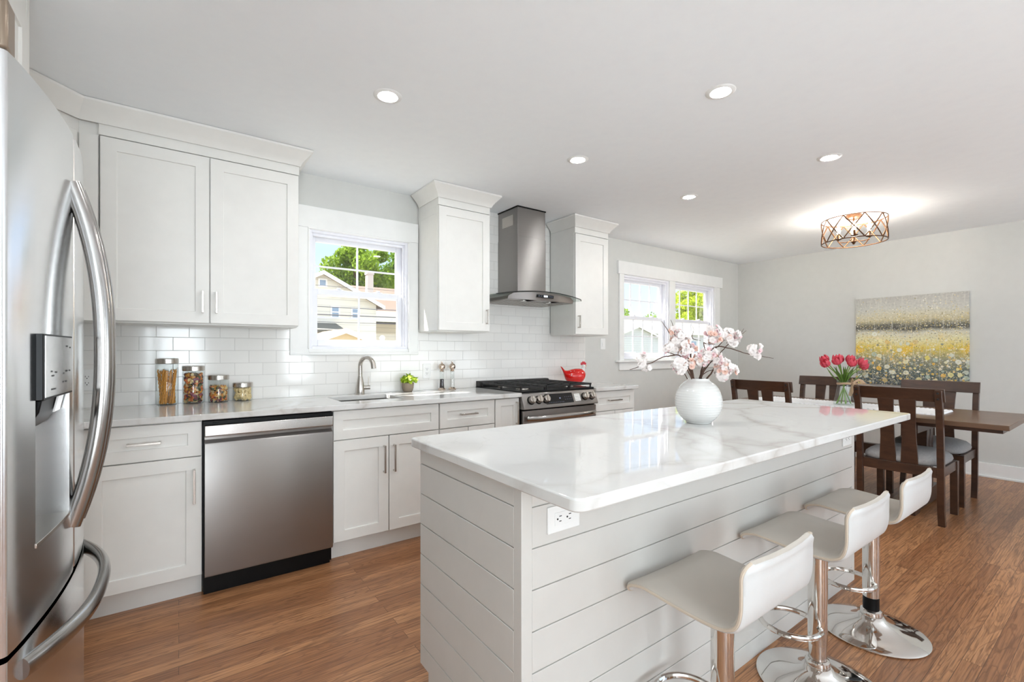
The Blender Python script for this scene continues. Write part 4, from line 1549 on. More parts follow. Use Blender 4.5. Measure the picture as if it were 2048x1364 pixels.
# ================================================================== vase with blossom branches
VX, VY = 1.805, -2.225
t = thing('vase', 'round white ribbed ceramic vase on the island slab', 'vase', (VX, VY, CT))
prof = [(.001, 0), (.047, 0), (.052, .004)]
for k in range(1, 105):
    u = k / 105
    z = .006 + .176 * u
    q = (z - .092) / .1
    r = .095 * math.sqrt(max(.02, 1 - abs(q) ** 2.15))
    r = max(r, .046 if u > .5 else .052)
    prof.append((r + .00035 * math.sin(z * 2 * math.pi / .0105), z))
prof += [(.044, .186), (.043, .190), (.039, .190), (.037, .183), (.06, .15), (.08, .10), (.05, .02), (.001, .012)]
mesh_obj('vase_body', B().lathe(prof, VX, VY, 56, CT), 'ceramic_white', t, angle=70)

# blossom kinds: five cupped petals, built once, copied for every flower
def flower_mesh(name, mat, r, cup, seed):
    rn = random.Random(seed)
    b = B()
    for layer, (rl, cl, n) in enumerate(((r, cup, 5), (r * .78, cup * 1.9, 4))):
        for k in range(n):
            a = 2 * math.pi * (k + .5 * layer) / n + rn.uniform(-.12, .12)
            m = Matrix.Rotation(a, 4, 'Z') @ Matrix.Rotation(-cl + rn.uniform(-.15, .15), 4, 'Y')
            rows = []
            for (u, w, dz) in ((.05, .10, 0), (.35, .36, .05), (.7, .48, .06), (.95, .36, .03), (1.03, .12, .02)):
                rows.append([(rl * u, -rl * w, rl * (dz + .10 * w)), (rl * u * 1.02, 0, rl * dz), (rl * u, rl * w, rl * (dz + .10 * w))])
            b.loft(rows, False, False, m)
    for k in range(5):
        a = rn.uniform(0, 6.28)
        b.tube([(0, 0, 0), (.35 * r * math.cos(a), .35 * r * math.sin(a), .5 * r)], .0006, 4)
    me_o = mesh_obj(name, b, mat, angle=80)
    return me_o


FL = []
for mat, r, cup, sd in (('petal_white', .0135, .45, 1), ('petal_white', .0150, .25, 2), ('petal_pink', .0130, .7, 3), ('petal_peach', .0135, .5, 4), ('petal_pink', .0095, 1.15, 5)):
    o = flower_mesh('blossom', mat, r, cup, sd)
    FL.append(o.data)
    bpy.data.objects.remove(o)

PXM = 1.985 / 922.0


def pz(zx, zy, d=0.0):
    """a point of the spray: across, in depth and above the slab, metres, in the vase's frame"""
    X = (1250 + zx / 5.684 - 1393) * PXM
    Zz = (847 - (630 + zy / 5.684)) * PXM
    return Vector((X, d, Zz))


SPR = Matrix.Translation((VX, VY, CT)) @ Matrix.Rotation(-PHI, 4, 'Z')
rnd = random.Random(21)


def wiggle(pts, k=3):
    out = []
    for i in range(len(pts) - 1):
        for j in range(k):
            u = j / k
            p0, p1, p2, p3 = pts[max(i - 1, 0)], pts[i], pts[i + 1], pts[min(i + 2, len(pts) - 1)]
            out.append(.5 * ((2 * p1) + (-p0 + p2) * u + (2 * p0 - 5 * p1 + 4 * p2 - p3) * u * u + (-p0 + 3 * p1 - 3 * p2 + p3) * u ** 3))
    out.append(pts[-1])
    return out


def branch(label, stems, clusters):
    """stems: [(points (zx, zy, depth)), base radius, tip radius]; clusters: (zx, zy, depth, rx, ry, n, weights)"""
    o0 = SPR @ Vector((0, 0, .19))
    t = thing('blossom_branch', label, 'branch', tuple(o0), 'cherry blossom branches in the white vase')
    b = B()
    for pts, r0, r1 in stems:
        P = wiggle([pz(*p) for p in pts])
        P = [p + Vector((rnd.uniform(-1, 1), rnd.uniform(-1, 1), rnd.uniform(-1, 1))) * .0012 for p in P]
        rs = [r0 + (r1 - r0) * i / (len(P) - 1) for i in range(len(P))]
        b.tube([tuple(SPR @ p) for p in P], rs, 7)
    mesh_obj('twig', b, 'twig_brown', t)
    for zx, zy, d, rx, ry, n, wts in clusters:
        for k in range(int(n * 1.4 + .5)):
            a = rnd.uniform(0, 6.28); q = math.sqrt(rnd.random())
            p = pz(zx + rx * q * math.cos(a), zy + ry * q * math.sin(a), d + rnd.uniform(-1, 1) * rx * PXM / 5.684 * .8)
            f = bpy.data.objects.new('blossom', FL[rnd.choices(range(5), wts)[0]])
            COL.objects.link(f)
            f.parent = t
            out = (p - pz(zx, zy, d)).normalized() + Vector((rnd.uniform(-.5, .5), -.55, rnd.uniform(-.2, .6)))
            qn = out.normalized().to_track_quat('Z', 'Y').to_matrix().to_4x4() @ Matrix.Rotation(rnd.uniform(0, 6), 4, 'Z') @ Matrix.Scale(rnd.uniform(.85, 1.15), 4)
            f.matrix_local = T((SPR @ p) - o0) @ Matrix.Rotation(-PHI, 4, 'Z') @ qn


WH, PK, PE = (5, 5, 1, 1, .5), (2, 2, 3, 1, 3), (2, 2, 1, 4, 1)
branch('long blossom branch reaching far out over the slab towards the range', [([(760, 790, 0), (735, 735, -.01), (660, 560, -.02), (560, 470, -.03), (470, 478, -.03), (380, 490, -.04), (250, 550, -.05), (140, 580, -.05), (60, 612, -.05), (0, 625, -.05)], .0035, .0012), ([(520, 470, -.03), (450, 440, -.03), (405, 425, -.03)], .0018, .001)],
       [(140, 520, -.05, 50, 55, 9, WH), (155, 465, -.05, 22, 16, 2, PK), (175, 610, -.05, 30, 16, 4, WH), (425, 430, -.03, 22, 28, 5, PK)])
branch('tallest blossom branch, with a bare twig before the dining windows', [([(775, 790, .01), (765, 735, .01), (745, 600, .01), (722, 480, .0), (715, 370, .0), (650, 315, .0), (560, 260, .0), (490, 225, .0), (440, 150, .0), (395, 85, .0)], .005, .0008), ([(545, 250, 0), (540, 190, 0), (520, 120, 0), (498, 70, 0)], .0018, .0007), ([(715, 375, 0), (640, 400, -.01), (600, 405, -.02)], .002, .001)],
       [(560, 225, 0, 60, 75, 16, PK), (600, 290, -.01, 100, 60, 22, WH), (545, 375, -.02, 105, 60, 24, WH), (650, 390, -.02, 70, 70, 16, PE), (660, 450, -.02, 55, 30, 7, PK), (760, 385, .01, 40, 35, 5, PE)])
branch('bare forked twig rising between the blossom clumps', [([(790, 790, .02), (780, 735, .02), (735, 560, .03), (714, 380, .03), (740, 330, .03), (768, 260, .03), (790, 195, .03), (770, 120, .03)], .003, .0007), ([(768, 258, .03), (700, 235, .035), (660, 190, .04), (655, 165, .04)], .0015, .0006), ([(768, 262, .03), (800, 290, .03), (870, 300, .03)], .002, .001)], [(720, 560, .02, 50, 60, 10, PE)])
branch('blossom branch rising straight with peach blossoms above the vase mouth', [([(830, 790, 0), (845, 720, 0), (865, 650, 0), (905, 530, -.01), (915, 470, -.01), (885, 400, -.0), (872, 320, 0), (905, 352, 0), (940, 345, 0), (1000, 345, 0)], .0045, .001), ([(872, 330, 0), (930, 330, -.01), (985, 240, -.01), (1000, 170, -.01)], .002, .0008)],
       [(965, 200, -.01, 75, 55, 18, PK), (970, 270, -.01, 80, 50, 15, PE), (1010, 250, 0, 60, 60, 10, WH), (880, 430, -.02, 75, 35, 10, PK), (935, 470, -.02, 95, 45, 18, WH), (830, 530, -.02, 80, 55, 18, PE)])
branch('blossom branch with a full white clump drooping beside the vase shoulder', [([(880, 790, 0), (905, 735, 0), (940, 680, -.01), (970, 610, -.02), (1010, 560, -.03)], .0045, .002), ([(850, 700, 0), (880, 665, -.01), (940, 640, -.01), (990, 625, -.02)], .002, .001)],
       [(1020, 545, -.03, 70, 55, 16, WH), (1075, 620, -.03, 95, 80, 34, WH), (1060, 700, -.03, 60, 45, 12, WH), (1040, 610, -.05, 40, 40, 5, PK)])
branch('longest bare blossom branch stretching out towards the dining table, one clump near its end', [([(845, 790, .02), (860, 690, .02), (905, 560, .03), (985, 425, .04), (1085, 372, .05), (1200, 385, .05), (1330, 415, .06), (1440, 455, .06), (1560, 465, .06), (1660, 492, .06), (1755, 505, .06)], .004, .0008)],
       [(1540, 405, .06, 60, 50, 13, WH), (1570, 485, .06, 25, 12, 3, WH)])
branch('blossom branch ending in a large white clump and two thin twigs at the room corner', [([(865, 790, .04), (900, 690, .04), (1000, 560, .05), (1070, 495, .05), (1140, 420, .05), (1200, 350, .04), (1280, 290, .04), (1330, 235, .04), (1380, 165, .04)], .0035, .0007), ([(1000, 415, .04), (1080, 370, .04), (1140, 310, .04), (1150, 295, .03)], .0025, .001), ([(1330, 240, .04), (1370, 215, .04), (1405, 188, .04)], .0012, .0006)],
       [(1190, 240, .03, 95, 65, 32, WH), (1285, 270, .03, 28, 25, 5, PK), (1230, 330, .03, 40, 35, 8, WH)])
branch('short blossom branch with a pale pink clump low over the vase rim', [([(725, 790, -.02), (720, 735, -.02), (670, 660, -.03), (640, 625, -.04), (610, 600, -.05)], .004, .0015), ([(690, 740, 0), (630, 640, 0), (600, 560, 0)], .002, .001)],
       [(560, 580, -.05, 75, 75, 28, WH), (540, 640, -.05, 40, 25, 5, PK), (700, 580, -.03, 45, 55, 9, PE)])


# ================================================================== dining table and chairs
def walnut_chair():
    """faces +x, foot of the rear legs at x = 0"""
    t = thing('dining_chair', '', 'chair', (0, 0, 0), 'dining chairs round the table')
    W_ = .232
    rear = [(.035, 0), (.012, .12), (-.001 + .006, .30), (.004, .43), (-.006, .60), (-.032, .80), (-.062, .945)]
    rear = [(x + .028, z) for x, z in rear]
    for s in (-1, 1):
        y0, y1 = (s * W_ - .019, s * W_ + .019)
        rings = []
        for x, z in rear:
            hw = .019 if z > .4 else .018
            rings.append([(x - hw, y0, z), (x + hw, y0, z), (x + hw, y1, z), (x - hw, y1, z)])
        lg = mesh_obj('rear_leg', B().loft(rings), 'walnut_dark', t, bev=.002, angle=50)
        bt = B()
        for z, x in ((.925, -.0555), (.885, -.049)):
            bt.lathe([(.001, 0), (.008, 0), (.006, .004), (.001, .005)], 0, 0, 10, 0, T((x, s * W_, z)) @ Matrix.Rotation(R(-90), 4, 'Y'))
        mesh_obj('bolt', bt, 'slot_black', lg)
        mesh_obj('front_leg', B().loft([[(.438 + a, s * .222 - .021 * 1 + b_, 0) for a, b_ in ((0, 0), (.042, 0), (.042, .042), (0, .042))], [(.436 + a, s * .222 - .022 + b_, .40) for a, b_ in ((0, 0), (.045, 0), (.045, .044), (0, .044))]]), 'walnut_dark', t, bev=.002)
    # crest rail, gently bowed
    rings = []
    for k in range(13):
        u = k / 12 * 2 - 1
        y = u * (W_ + .026)
        bow = -.022 * (1 - u * u)
        xt, xm = -.015 + bow, .004 + bow
        rings.append([(xm - .004, y, .862), (xm + .022, y, .862), (xt + .020, y, .952), (xt - .006, y, .952)])
    mesh_obj('crest_rail', B().loft(rings), 'walnut_dark', t, bev=.003, angle=50)
    for yc in (-.062, .062):
        rings = []
        for z, hw, x in ((.385, .050, .040), (.46, .047, .036), (.58, .041, .028), (.70, .040, .014), (.80, .044, -.004), (.87, .048, -.018)):
            rings.append([(x - .008, yc - hw, z), (x + .008, yc - hw, z), (x + .008, yc + hw, z), (x - .008, yc + hw, z)])
        mesh_obj('slat', B().loft(rings), 'walnut_dark', t, bev=.0015, angle=50)
    mesh_obj('rear_rail', B().box(.020, .045, -W_ + .019, W_ - .019, .335, .405), 'walnut_dark', t, bev=.002)
    mesh_obj('front_rail', B().box(.445, .47, -.205, .205, .335, .402), 'walnut_dark', t, bev=.002)
    for s in (-1, 1):
        mesh_obj('side_rail', B().prism([(.045, s * .226 - .012), (.445, s * .224 - .012), (.445, s * .224 + .012), (.045, s * .226 + .012)], .335, .402, 'z'), 'walnut_dark', t, bev=.002)
    rings = []
    for dz, q in ((.402, .93), (.408, 1.0), (.424, 1.025), (.446, 1.0), (.468, .90), (.485, .70), (.493, .35)):
        ring = []
        for k in range(40):
            w = 2 * math.pi * k / 40
            c, s = math.cos(w), math.sin(w)
            e = .42
            x = .262 + .222 * q * math.copysign(abs(c) ** e, c)
            y = .228 * q * math.copysign(abs(s) ** e, s)
            ring.append((x, y, dz))
        rings.append(ring)
    mesh_obj('seat_cushion', B().loft(rings), 'fabric_grey', t, angle=70)
    return t


ch = walnut_chair()
for i, (x, y, rz, lab) in enumerate(((4.215, -2.285, 0, 'dark dining chair with its back turned, beside the last white bar stool'),
                                     (4.185, -1.335, 0, 'dark dining chair behind the island blossom vase, near the window wall'),
                                     (5.395, -2.275, 180, 'dining chair under the painting, lit brown crest rail, at open table end'),
                                     (5.375, -1.425, 180, 'dining chair behind the tulip vase on the painting wall side'))):
    o = ch if i == 0 else copy_tree(ch)
    o.location = (x, y, 0)
    o.rotation_euler = (0, 0, R(rz))
    o['label'] = lab

DX0, DX1, DY0, DY1, DT = 4.33, 5.27, -2.83, -.90, .73
t = thing('dining_table', 'long dark wood trestle dining table with thick top and lace runner', 'dining table', ((DX0 + DX1) / 2, (DY0 + DY1) / 2, 0))
DCX = (DX0 + DX1) / 2
mesh_obj('tabletop', B().box(DX0, DX1, DY0, DY1, DT - .034, DT), 'walnut_table', t, bev=.003)
mesh_obj('apron', B().box(DX0 + .05, DX0 + .075, DY0 + .035, DY1 - .035, DT - .062, DT - .034).box(DX1 - .075, DX1 - .05, DY0 + .035, DY1 - .035, DT - .062, DT - .034).box(DX0 + .075, DX1 - .075, DY0 + .035, DY0 + .06, DT - .062, DT - .034).box(DX0 + .075, DX1 - .075, DY1 - .06, DY1 - .035, DT - .062, DT - .034), 'walnut_dark', t, bev=.001)
for y in (-2.30, -1.42):
    mesh_obj('pedestal', B().box(DCX - .085, DCX - .012, y - .045, y + .045, .14, DT - .13).box(DCX + .012, DCX + .085, y - .045, y + .045, .14, DT - .13).box(DCX - .36, DCX + .36, y - .05, y + .05, DT - .13, DT - .062), 'walnut_dark', t, bev=.003)
    mesh_obj('foot', B().prism([(DCX - .42, 0), (DCX - .30, 0), (DCX - .28, .02), (DCX + .28, .02), (DCX + .30, 0), (DCX + .42, 0), (DCX + .42, .035), (DCX + .36, .06), (DCX + .34, .10), (DCX + .22, .14), (DCX - .22, .14), (DCX - .34, .10), (DCX - .36, .06), (DCX - .42, .035)], y - .05, y + .05, 'y'), 'walnut_dark', t, bev=.003)
mesh_obj('stretcher', B().box(DCX - .03, DCX + .03, -2.30, -1.42, .335, .425), 'walnut_dark', t, bev=.003)

# lace runner with a scalloped edge
b = B()
n = 150
y0, y1, hw = -2.43, -1.02, .21
per = []
for k in range(n):
    y = y0 + (y1 - y0) * k / n
    per.append((DCX - hw - .012 * abs(math.sin(k * .75)), y, k % 3))
for k in range(44):
    per.append((DCX - hw + 2 * hw * k / 44, y1 + .012 * abs(math.sin(k * .75)), k % 3))
for k in range(n):
    y = y1 - (y1 - y0) * k / n
    per.append((DCX + hw + .012 * abs(math.sin(k * .75)), y, k % 3))
for k in range(44):
    per.append((DCX + hw - 2 * hw * k / 44, y0 - .012 * abs(math.sin(k * .75)), k % 3))
cy = (y0 + y1) / 2
rings = []
for q, dz in ((1.0, .0005), (1.0, .006), (.985, .010), (.95, .009), (.90, .004), (.5, .003)):
    ring = []
    for x, y, m in per:
        X, Yy = x - DCX, y - cy
        sx_ = math.copysign(max(abs(X) - (1 - q) * hw, 0), X); sy_ = math.copysign(max(abs(Yy) - (1 - q) * hw, 0), Yy)
        ring.append((DCX + sx_, cy + sy_, DT + dz + (.004 if m == 0 and .94 < q < .99 else 0)))
    rings.append(ring)
solo('table_runner', b.loft(rings), 'lace_white', 'white lace runner along the middle of the dark dining table', 'table runner', loc=(DCX, cy, DT), angle=60)

# tulips in a glass vase
TX, TY, TZ = 4.79, -1.765, DT + .0055
t = thing('tulip_vase', 'clear flared glass vase with burlap bow on the lace runner', 'vase', (TX, TY, TZ))
g = B().lathe([(.001, .004), (.070, .004), (.074, .0), (.078, .006), (.074, .03), (.060, .10), (.049, .17), (.050, .20), (.056, .222), (.0545, .222), (.048, .20), (.047, .17)], TX, TY, 40, TZ)
g.f = g.f[:-1]; g.fm = g.fm[:-1]
mesh_obj('glass_body', g, 'vase_glass', t)
rb = B().tube([(TX + .051 * math.cos(a), TY + .051 * math.sin(a), TZ + .19 + .003 * math.sin(2 * a)) for a in [2 * math.pi * k / 24 for k in range(24)]], .006, 8, True, (1.5, .5))
mesh_obj('ribbon', rb, 'ribbon_burlap', t)
b = B()
c0 = Vector((TX + .040, TY - .058, TZ + .19))
rgt = Vector((math.cos(PHI), -math.sin(PHI), 0))
for s, l, dzz in ((1, .10, .012), (-.45, .05, .025)):
    pts = [c0 + rgt * s * l * u + Vector((0, 0, dzz * math.sin(math.pi * u) + (.02 if w else -.012) * math.sin(math.pi * u))) for w in (0, 1) for u in ([0, .25, .5, .75, 1] if w == 0 else [.75, .5, .25, 0])]
    b.tube([tuple(p) for p in pts], .010, 6, sq=(.35, 1.3))
for dx, dz in ((.11, -.055), (-.03, -.11), (.14, -.01)):
    b.tube([tuple(c0), tuple(c0 + rgt * dx * .5 + Vector((0, -.006, dz * .45))), tuple(c0 + rgt * dx + Vector((0, 0, dz)))], [.009, .013, .011], 6, sq=(.3, 1.4))
b.ball(tuple(c0), .012, (1, 1, 1), 10, 8)
mesh_obj('bow', b, 'ribbon_burlap', t)


def tulip(k, hx_, hy_, hz_, label):
    """head offset from the vase axis, in the spray's own frame"""
    fr = T((TX, TY, TZ)) @ Matrix.Rotation(-PHI, 4, 'Z')
    o = thing('tulip', label, 'flower', tuple(fr @ Vector((0, 0, .01))), 'pink-red tulips in the glass vase')
    base = Vector((-hx_ * .42, -hy_ * .4, .012)); neck = Vector((hx_ * .10, hy_ * .1, .19)); head = Vector((hx_, hy_, hz_))
    P = [base, base.lerp(neck, .5), neck, neck.lerp(head, .5) + Vector((hx_ * -.05, 0, .012)), head]
    P = wiggle(P, 4)
    mesh_obj('stem', B().tube([tuple(fr @ p) for p in P], .0042, 8), 'stem_green', o)
    d = (head - neck).normalized()
    q = d.to_track_quat('Z', 'Y').to_matrix().to_4x4()
    m = fr @ T(head) @ q @ Matrix.Rotation(k * 1.1, 4, 'Z')
    b = B()
    for i in range(6):
        a = i * math.pi / 3
        r_in = 1.0 if i % 2 == 0 else .86
        rows = []
        for u, w, rad in ((0, .25, .004), (.2, .75, .020), (.45, 1.0, .0255), (.7, .95, .0245), (.88, .6, .021), (1.0, .12, .0165)):
            row = []
            for v in (-1, -.5, 0, .5, 1):
                an = a + v * w * .62
                row.append((1.55 * rad * r_in * math.cos(an), 1.55 * rad * r_in * math.sin(an), -.006 + .080 * u - .008 * abs(v) * u))
            rows.append(row)
        b.loft(rows, False, False, m)
    bl = mesh_obj('bloom', b, 'tulip_red', o, angle=80)
    md = bl.modifiers.new('petal', 'SOLIDIFY'); md.thickness = .0014
    b = B()
    side = Vector((-d.z, .3, d.x)).normalized() * (1 if k % 2 else -1)
    st_ = neck.lerp(head, .02)
    for sgn in (1,):
        tip = head - d * .035 + side * .028 + Vector((0, -.01, 0))
        mid = st_.lerp(tip, .5) + side * .012
        wdir = d.cross(side).normalized()
        rows = []
        for u, w in ((0, .008), (.25, .024), (.5, .031), (.75, .022), (1, .001)):
            p = st_.lerp(mid, u * 2) if u < .5 else mid.lerp(tip, u * 2 - 1)
            rows.append([tuple(fr @ (p - wdir * w + side * .003)), tuple(fr @ p), tuple(fr @ (p + wdir * w + side * .003))])
        b.loft(rows, False, False)
    mesh_obj('leaf', b, 'leaf_green', o)


TU = [(-.165, -.03, .345, 'pink-red tulip leaning furthest towards the island vase'), (-.115, .055, .375, 'pink-red tulip second in from the island side, at the back'), (-.085, -.045, .362, 'pink-red tulip facing out on the island side of the bouquet'),
      (-.03, .03, .378, 'tallest pink-red tulip near the middle of the bouquet'), (.025, .085, .372, 'pink-red tulip at the back of the bouquet middle'), (.02, -.055, .345, 'pink-red tulip low in front at the bouquet middle'),
      (.07, .025, .372, 'pink-red tulip high on the painting side of the bouquet'), (.105, -.05, .352, 'pink-red tulip facing out on the painting side'), (.17, .02, .325, 'pink-red tulip drooping furthest out before the painting')]
for k, (a, b_, c_, lab) in enumerate(TU):
    tulip(k, a, b_, c_, lab)

# ================================================================== painting
solo('canvas_painting', B().box(XR - .036, XR - .001, -2.32, -1.39, .848, 1.803), 'painted_canvas', 'large abstract canvas of a yellow flower meadow on the grey dining wall', 'painting', loc=(XR, -1.86, .848))

# ================================================================== ceiling lights
def downlight(x, y, label, on=True):
    t = thing('recessed_downlight', label, 'ceiling light', (x, y, ZC), 'recessed downlights')
    mesh_obj('trim_ring', B().lathe([(.040, -.001), (.046, -.005), (.062, -.003), (.066, 0), (.040, 0)], x, y, 40, ZC - .0005), 'trim_white', t)
    mesh_obj('lens', B().lathe([(.001, -.0035), (.040, -.0035), (.041, -.001), (.001, -.001)], x, y, 32, ZC), 'lamp_lens', t)


for x, y, lab in ((.80, -1.25, 'lit recessed downlight over the sink aisle, nearest the double wall cabinet'),
                  (2.035, -1.25, 'lit recessed downlight over the aisle before the range hood'),
                  (3.23, -1.25, 'lit recessed downlight over the aisle end, nearest the dining windows'),
                  (.80, -2.19, 'lit recessed downlight over the floor before the refrigerator'),
                  (2.04, -2.19, 'lit recessed downlight above the middle of the island'),
                  (3.28, -2.19, 'lit recessed downlight between the island end and cage lamp')):
    downlight(x, y, lab)

LX, LY = 4.85, -1.82
t = thing('ceiling_lamp', 'bronze drum cage ceiling lamp with candle bulbs over the dining table', 'ceiling lamp', (LX, LY, ZC))
mesh_obj('canopy', B().lathe([(.001, 0), (.062, 0), (.062, -.022), (.05, -.028), (.001, -.028)], LX, LY, 32, ZC), 'bronze', t)
mesh_obj('stem', B().lathe([(.001, -.02), (.007, -.02), (.007, -.215), (.018, -.222), (.022, -.236), (.012, -.246), (.008, -.258), (.001, -.262)], LX, LY, 20, ZC), 'bronze', t)
CRR, CZ1, CZ0 = .238, ZC - .042, ZC - .240
for z in (CZ1, CZ0):
    ring = [(LX + CRR * math.cos(2 * math.pi * k / 48), LY + CRR * math.sin(2 * math.pi * k / 48), z) for k in range(48)]
    mesh_obj('cage_ring', B().tube(ring, .0045, 8, True), 'bronze', t)
b = B()
N = 10
for k in range(N):
    for s in (-1, 1):
        a0 = 2 * math.pi * k / N
        a1 = a0 + s * 2 * math.pi / N
        pts = []
        for j in range(7):
            u = j / 6
            a = a0 + (a1 - a0) * u
            pts.append((LX + CRR * math.cos(a), LY + CRR * math.sin(a), CZ1 + (CZ0 - CZ1) * u))
        b.tube(pts, .0048, 6)
mesh_obj('lattice', b, 'bronze', t)
b = B()
for k in range(3):
    a = 2 * math.pi * k / 3 + .4
    b.tube([(LX, LY, CZ1), (LX + CRR * math.cos(a), LY + CRR * math.sin(a), CZ1)], .003, 6)
mesh_obj('spoke', b, 'bronze', t)
for k in range(4):
    a = 2 * math.pi * k / 4 + .35
    ax, ay = LX + .11 * math.cos(a), LY + .11 * math.sin(a)
    arm = mesh_obj('arm', B().tube([(LX, LY, ZC - .228), (LX + .06 * math.cos(a), LY + .06 * math.sin(a), ZC - .236), (ax, ay, ZC - .230), (ax, ay, ZC - .205)], .004, 8), 'bronze', t)
    mesh_obj('candle_cup', B().lathe([(.001, -.21), (.008, -.21), (.026, -.202), (.028, -.198), (.010, -.196), (.010, -.155), (.001, -.155)], ax, ay, 20, ZC), 'bronze', arm)
    mesh_obj('bulb', B().lathe([(.001, -.155), (.008, -.153), (.015, -.13), (.014, -.11), (.007, -.09), (.001, -.078)], ax, ay, 16, ZC), 'bulb_glow', arm)

# ================================================================== outside the windows
GZ = -1.3
struct('ground', B().box(-15, 95, .6, 90, GZ - .1, GZ), 'lawn_grass')


def gable(root, x0, x1, y0, y1, z0, ze, zr, wall, roof, over=.25, name=''):
    """gabled body, ridge along y; roof slabs overhang"""
    xm = (x0 + x1) / 2
    mesh_obj('house_wall', B().prism([(x0, z0), (x1, z0), (x1, ze), (xm, zr), (x0, ze)], y0, y1, 'y'), wall, root)
    sl = (zr - ze) / (x1 - xm)
    b = B()
    th = .06
    for s in (-1, 1):
        xe = xm + s * ((x1 - xm) + over)
        zee = ze - sl * over
        b.prism([(xm, zr), (xe, zee), (xe, zee + th), (xm, zr + th)], y0 - over, y1 + over, 'y')
    mesh_obj('roof', b, roof, root)
    b = B()
    for s in (-1, 1):
        xe = xm + s * ((x1 - xm) + over)
        zee = ze - sl * over
        b.prism([(xm, zr - .035), (xe, zee - .035), (xe, zee + th + .005), (xm, zr + th + .005)], y0 - over - .03, y0 - over, 'y')
    mesh_obj('fascia', b, 'soffit_white', root)


t = thing('house', 'cream gabled house seen through the window over the sink', 'house', (2.95, 12, GZ))
gable(t, 1.55, 4.36, 9.0, 14.0, GZ, 2.46, 3.18, 'siding_cream', 'shingle_brown', .18)


def house_window(root, x0, x1, z0, z1, y, split=True):
    f = mesh_obj('window', B().box(x0 - .04, x1 + .04, y - .03, y + .02, z0 - .04, z1 + .04), 'soffit_white', root)
    mesh_obj('pane', B().box(x0, x1, y - .035, y - .028, z0, z1), 'house_glass', f)
    if split:
        mesh_obj('sash_bar', B().box(x0, x1, y - .04, y - .03, (z0 + z1) / 2 - .015, (z0 + z1) / 2 + .015), 'soffit_white', f)
    return f


house_window(t, 2.90, 3.04, 2.88, 3.02, 9.0, False)
house_window(t, 3.20, 3.36, 2.10, 2.34, 9.0)
house_window(t, 3.72, 3.88, 2.10, 2.32, 9.0)
mesh_obj('chimney', B().box(4.79, 4.98, 11, 11.2, 2.3, 3.62).box(4.77, 5.0, 10.98, 11.22, 3.62, 3.70), 'brick_pale', t)
b = B()
for x in (3.22, 3.48):
    b.lathe([(.001, 0), (.05, 0), (.05, .06), (.001, .06)], x, 8.95, 12, 2.62)
mesh_obj('eave_lamp', b, 'concrete_grey', t)
pr = mesh_obj('porch_roof', B().prism([(8.1, 1.72), (9.0, 1.93), (9.0, 1.80), (8.1, 1.64)], 1.6, 3.30, 'x'), 'shingle_grey', t)
mesh_obj('porch_beam', B().box(1.6, 3.24, 8.12, 8.22, 1.55, 1.66), 'house_beige', pr)
b = B()
for x in (1.7, 3.18):
    b.box(x - .05, x + .05, 8.12, 8.22, GZ, 1.56)
mesh_obj('porch_post', b, 'soffit_white', pr)

t = thing('house', 'beige house with brown hipped roofs beside the cream house', 'house', (8.0, 17, GZ))
mesh_obj('house_wall', B().box(5.6, 11, 13.2, 20, GZ, 2.30), 'siding_beige', t)
mesh_obj('roof', B().prism([(12.6, 2.2), (16.5, 4.0), (20.4, 2.2)], 5.3, 11.3, 'x'), 'shingle_brown', t)
mesh_obj('lower_roof', B().prism([(12.1, 2.22), (13.6, 2.72), (13.6, 2.22)], 5.3, 8.2, 'x'), 'shingle_grey', t)

t = thing('garage', 'low garage with tan gable roof in front of the cream house', 'garage', (2.68, 6.8, GZ))
gable(t, 1.75, 3.62, 6.1, 7.6, GZ, 1.25, 1.60, 'house_beige', 'shingle_tan', .12)
t = thing('globe_light', 'white globe lamp on a post before the beige house', 'lamp', (3.80, 7.0, GZ))
mesh_obj('post', B().lathe([(.001, 0), (.03, 0), (.03, 2.72), (.06, 2.74), (.001, 2.75)], 3.80, 7.0, 12, GZ), 'soffit_white', t)
mesh_obj('globe', B().ball((3.80, 7.0, 1.51), .062, (1, 1, 1), 16, 12), 'plastic_white', t)

GWI = 'utility wires'
for i, (za, zb, r, lab) in enumerate(((2.20, 2.235, .009, 'dark utility wire crossing the cream house above its windows'), (2.02, 2.06, .012, 'dark utility wire crossing the cream house at its windows'),
                                      (1.86, 1.89, .006, 'thin utility wire crossing the cream house below its windows'), (2.78, 2.83, .005, 'highest thin utility wire before the green tree'),
                                      (2.66, 2.70, .005, 'thin utility wire before the tree, second from the top'), (2.56, 2.60, .004, 'thin utility wire before the tree, third from the top'))):
    pts = [(-2 + 12 * u, 7.6 if i < 3 else 8.4, (za + (zb - za) * u * 1.2) * (1.0 if i < 3 else 1.0)) for u in [k / 10 for k in range(11)]]
    solo('utility_wire', B().tube(pts, r, 6), 'wire_grey', lab, 'wire', GWI, loc=(2, 7.6 if i < 3 else 8.4, za))

# outside the dining windows
t = thing('garage', 'white gabled garage seen through the dining window nearer the kitchen', 'garage', (26.6, 20, GZ))
gable(t, 23.9, 28.8, 18, 24, GZ, 2.18, 2.92, 'siding_white', 'concrete_grey', .25)
dg = mesh_obj('garage_door', B().box(24.6, 26.2, 17.95, 18.02, GZ, 1.15), 'soffit_white', t)
t = thing('house', 'long pale house with low roof seen through both dining windows', 'house', (36, 23, GZ))
mesh_obj('house_wall', B().box(30.5, 44, 21, 27, GZ, 2.75), 'siding_white', t)
mesh_obj('roof', B().prism([(20.5, 2.65), (24, 4.1), (27.5, 2.65)], 30.2, 44.3, 'x'), 'concrete_grey', t)
house_window(t, 34.2, 35.2, .9, 2.1, 21.0)
house_window(t, 37.4, 38.4, .9, 2.1, 21.0)


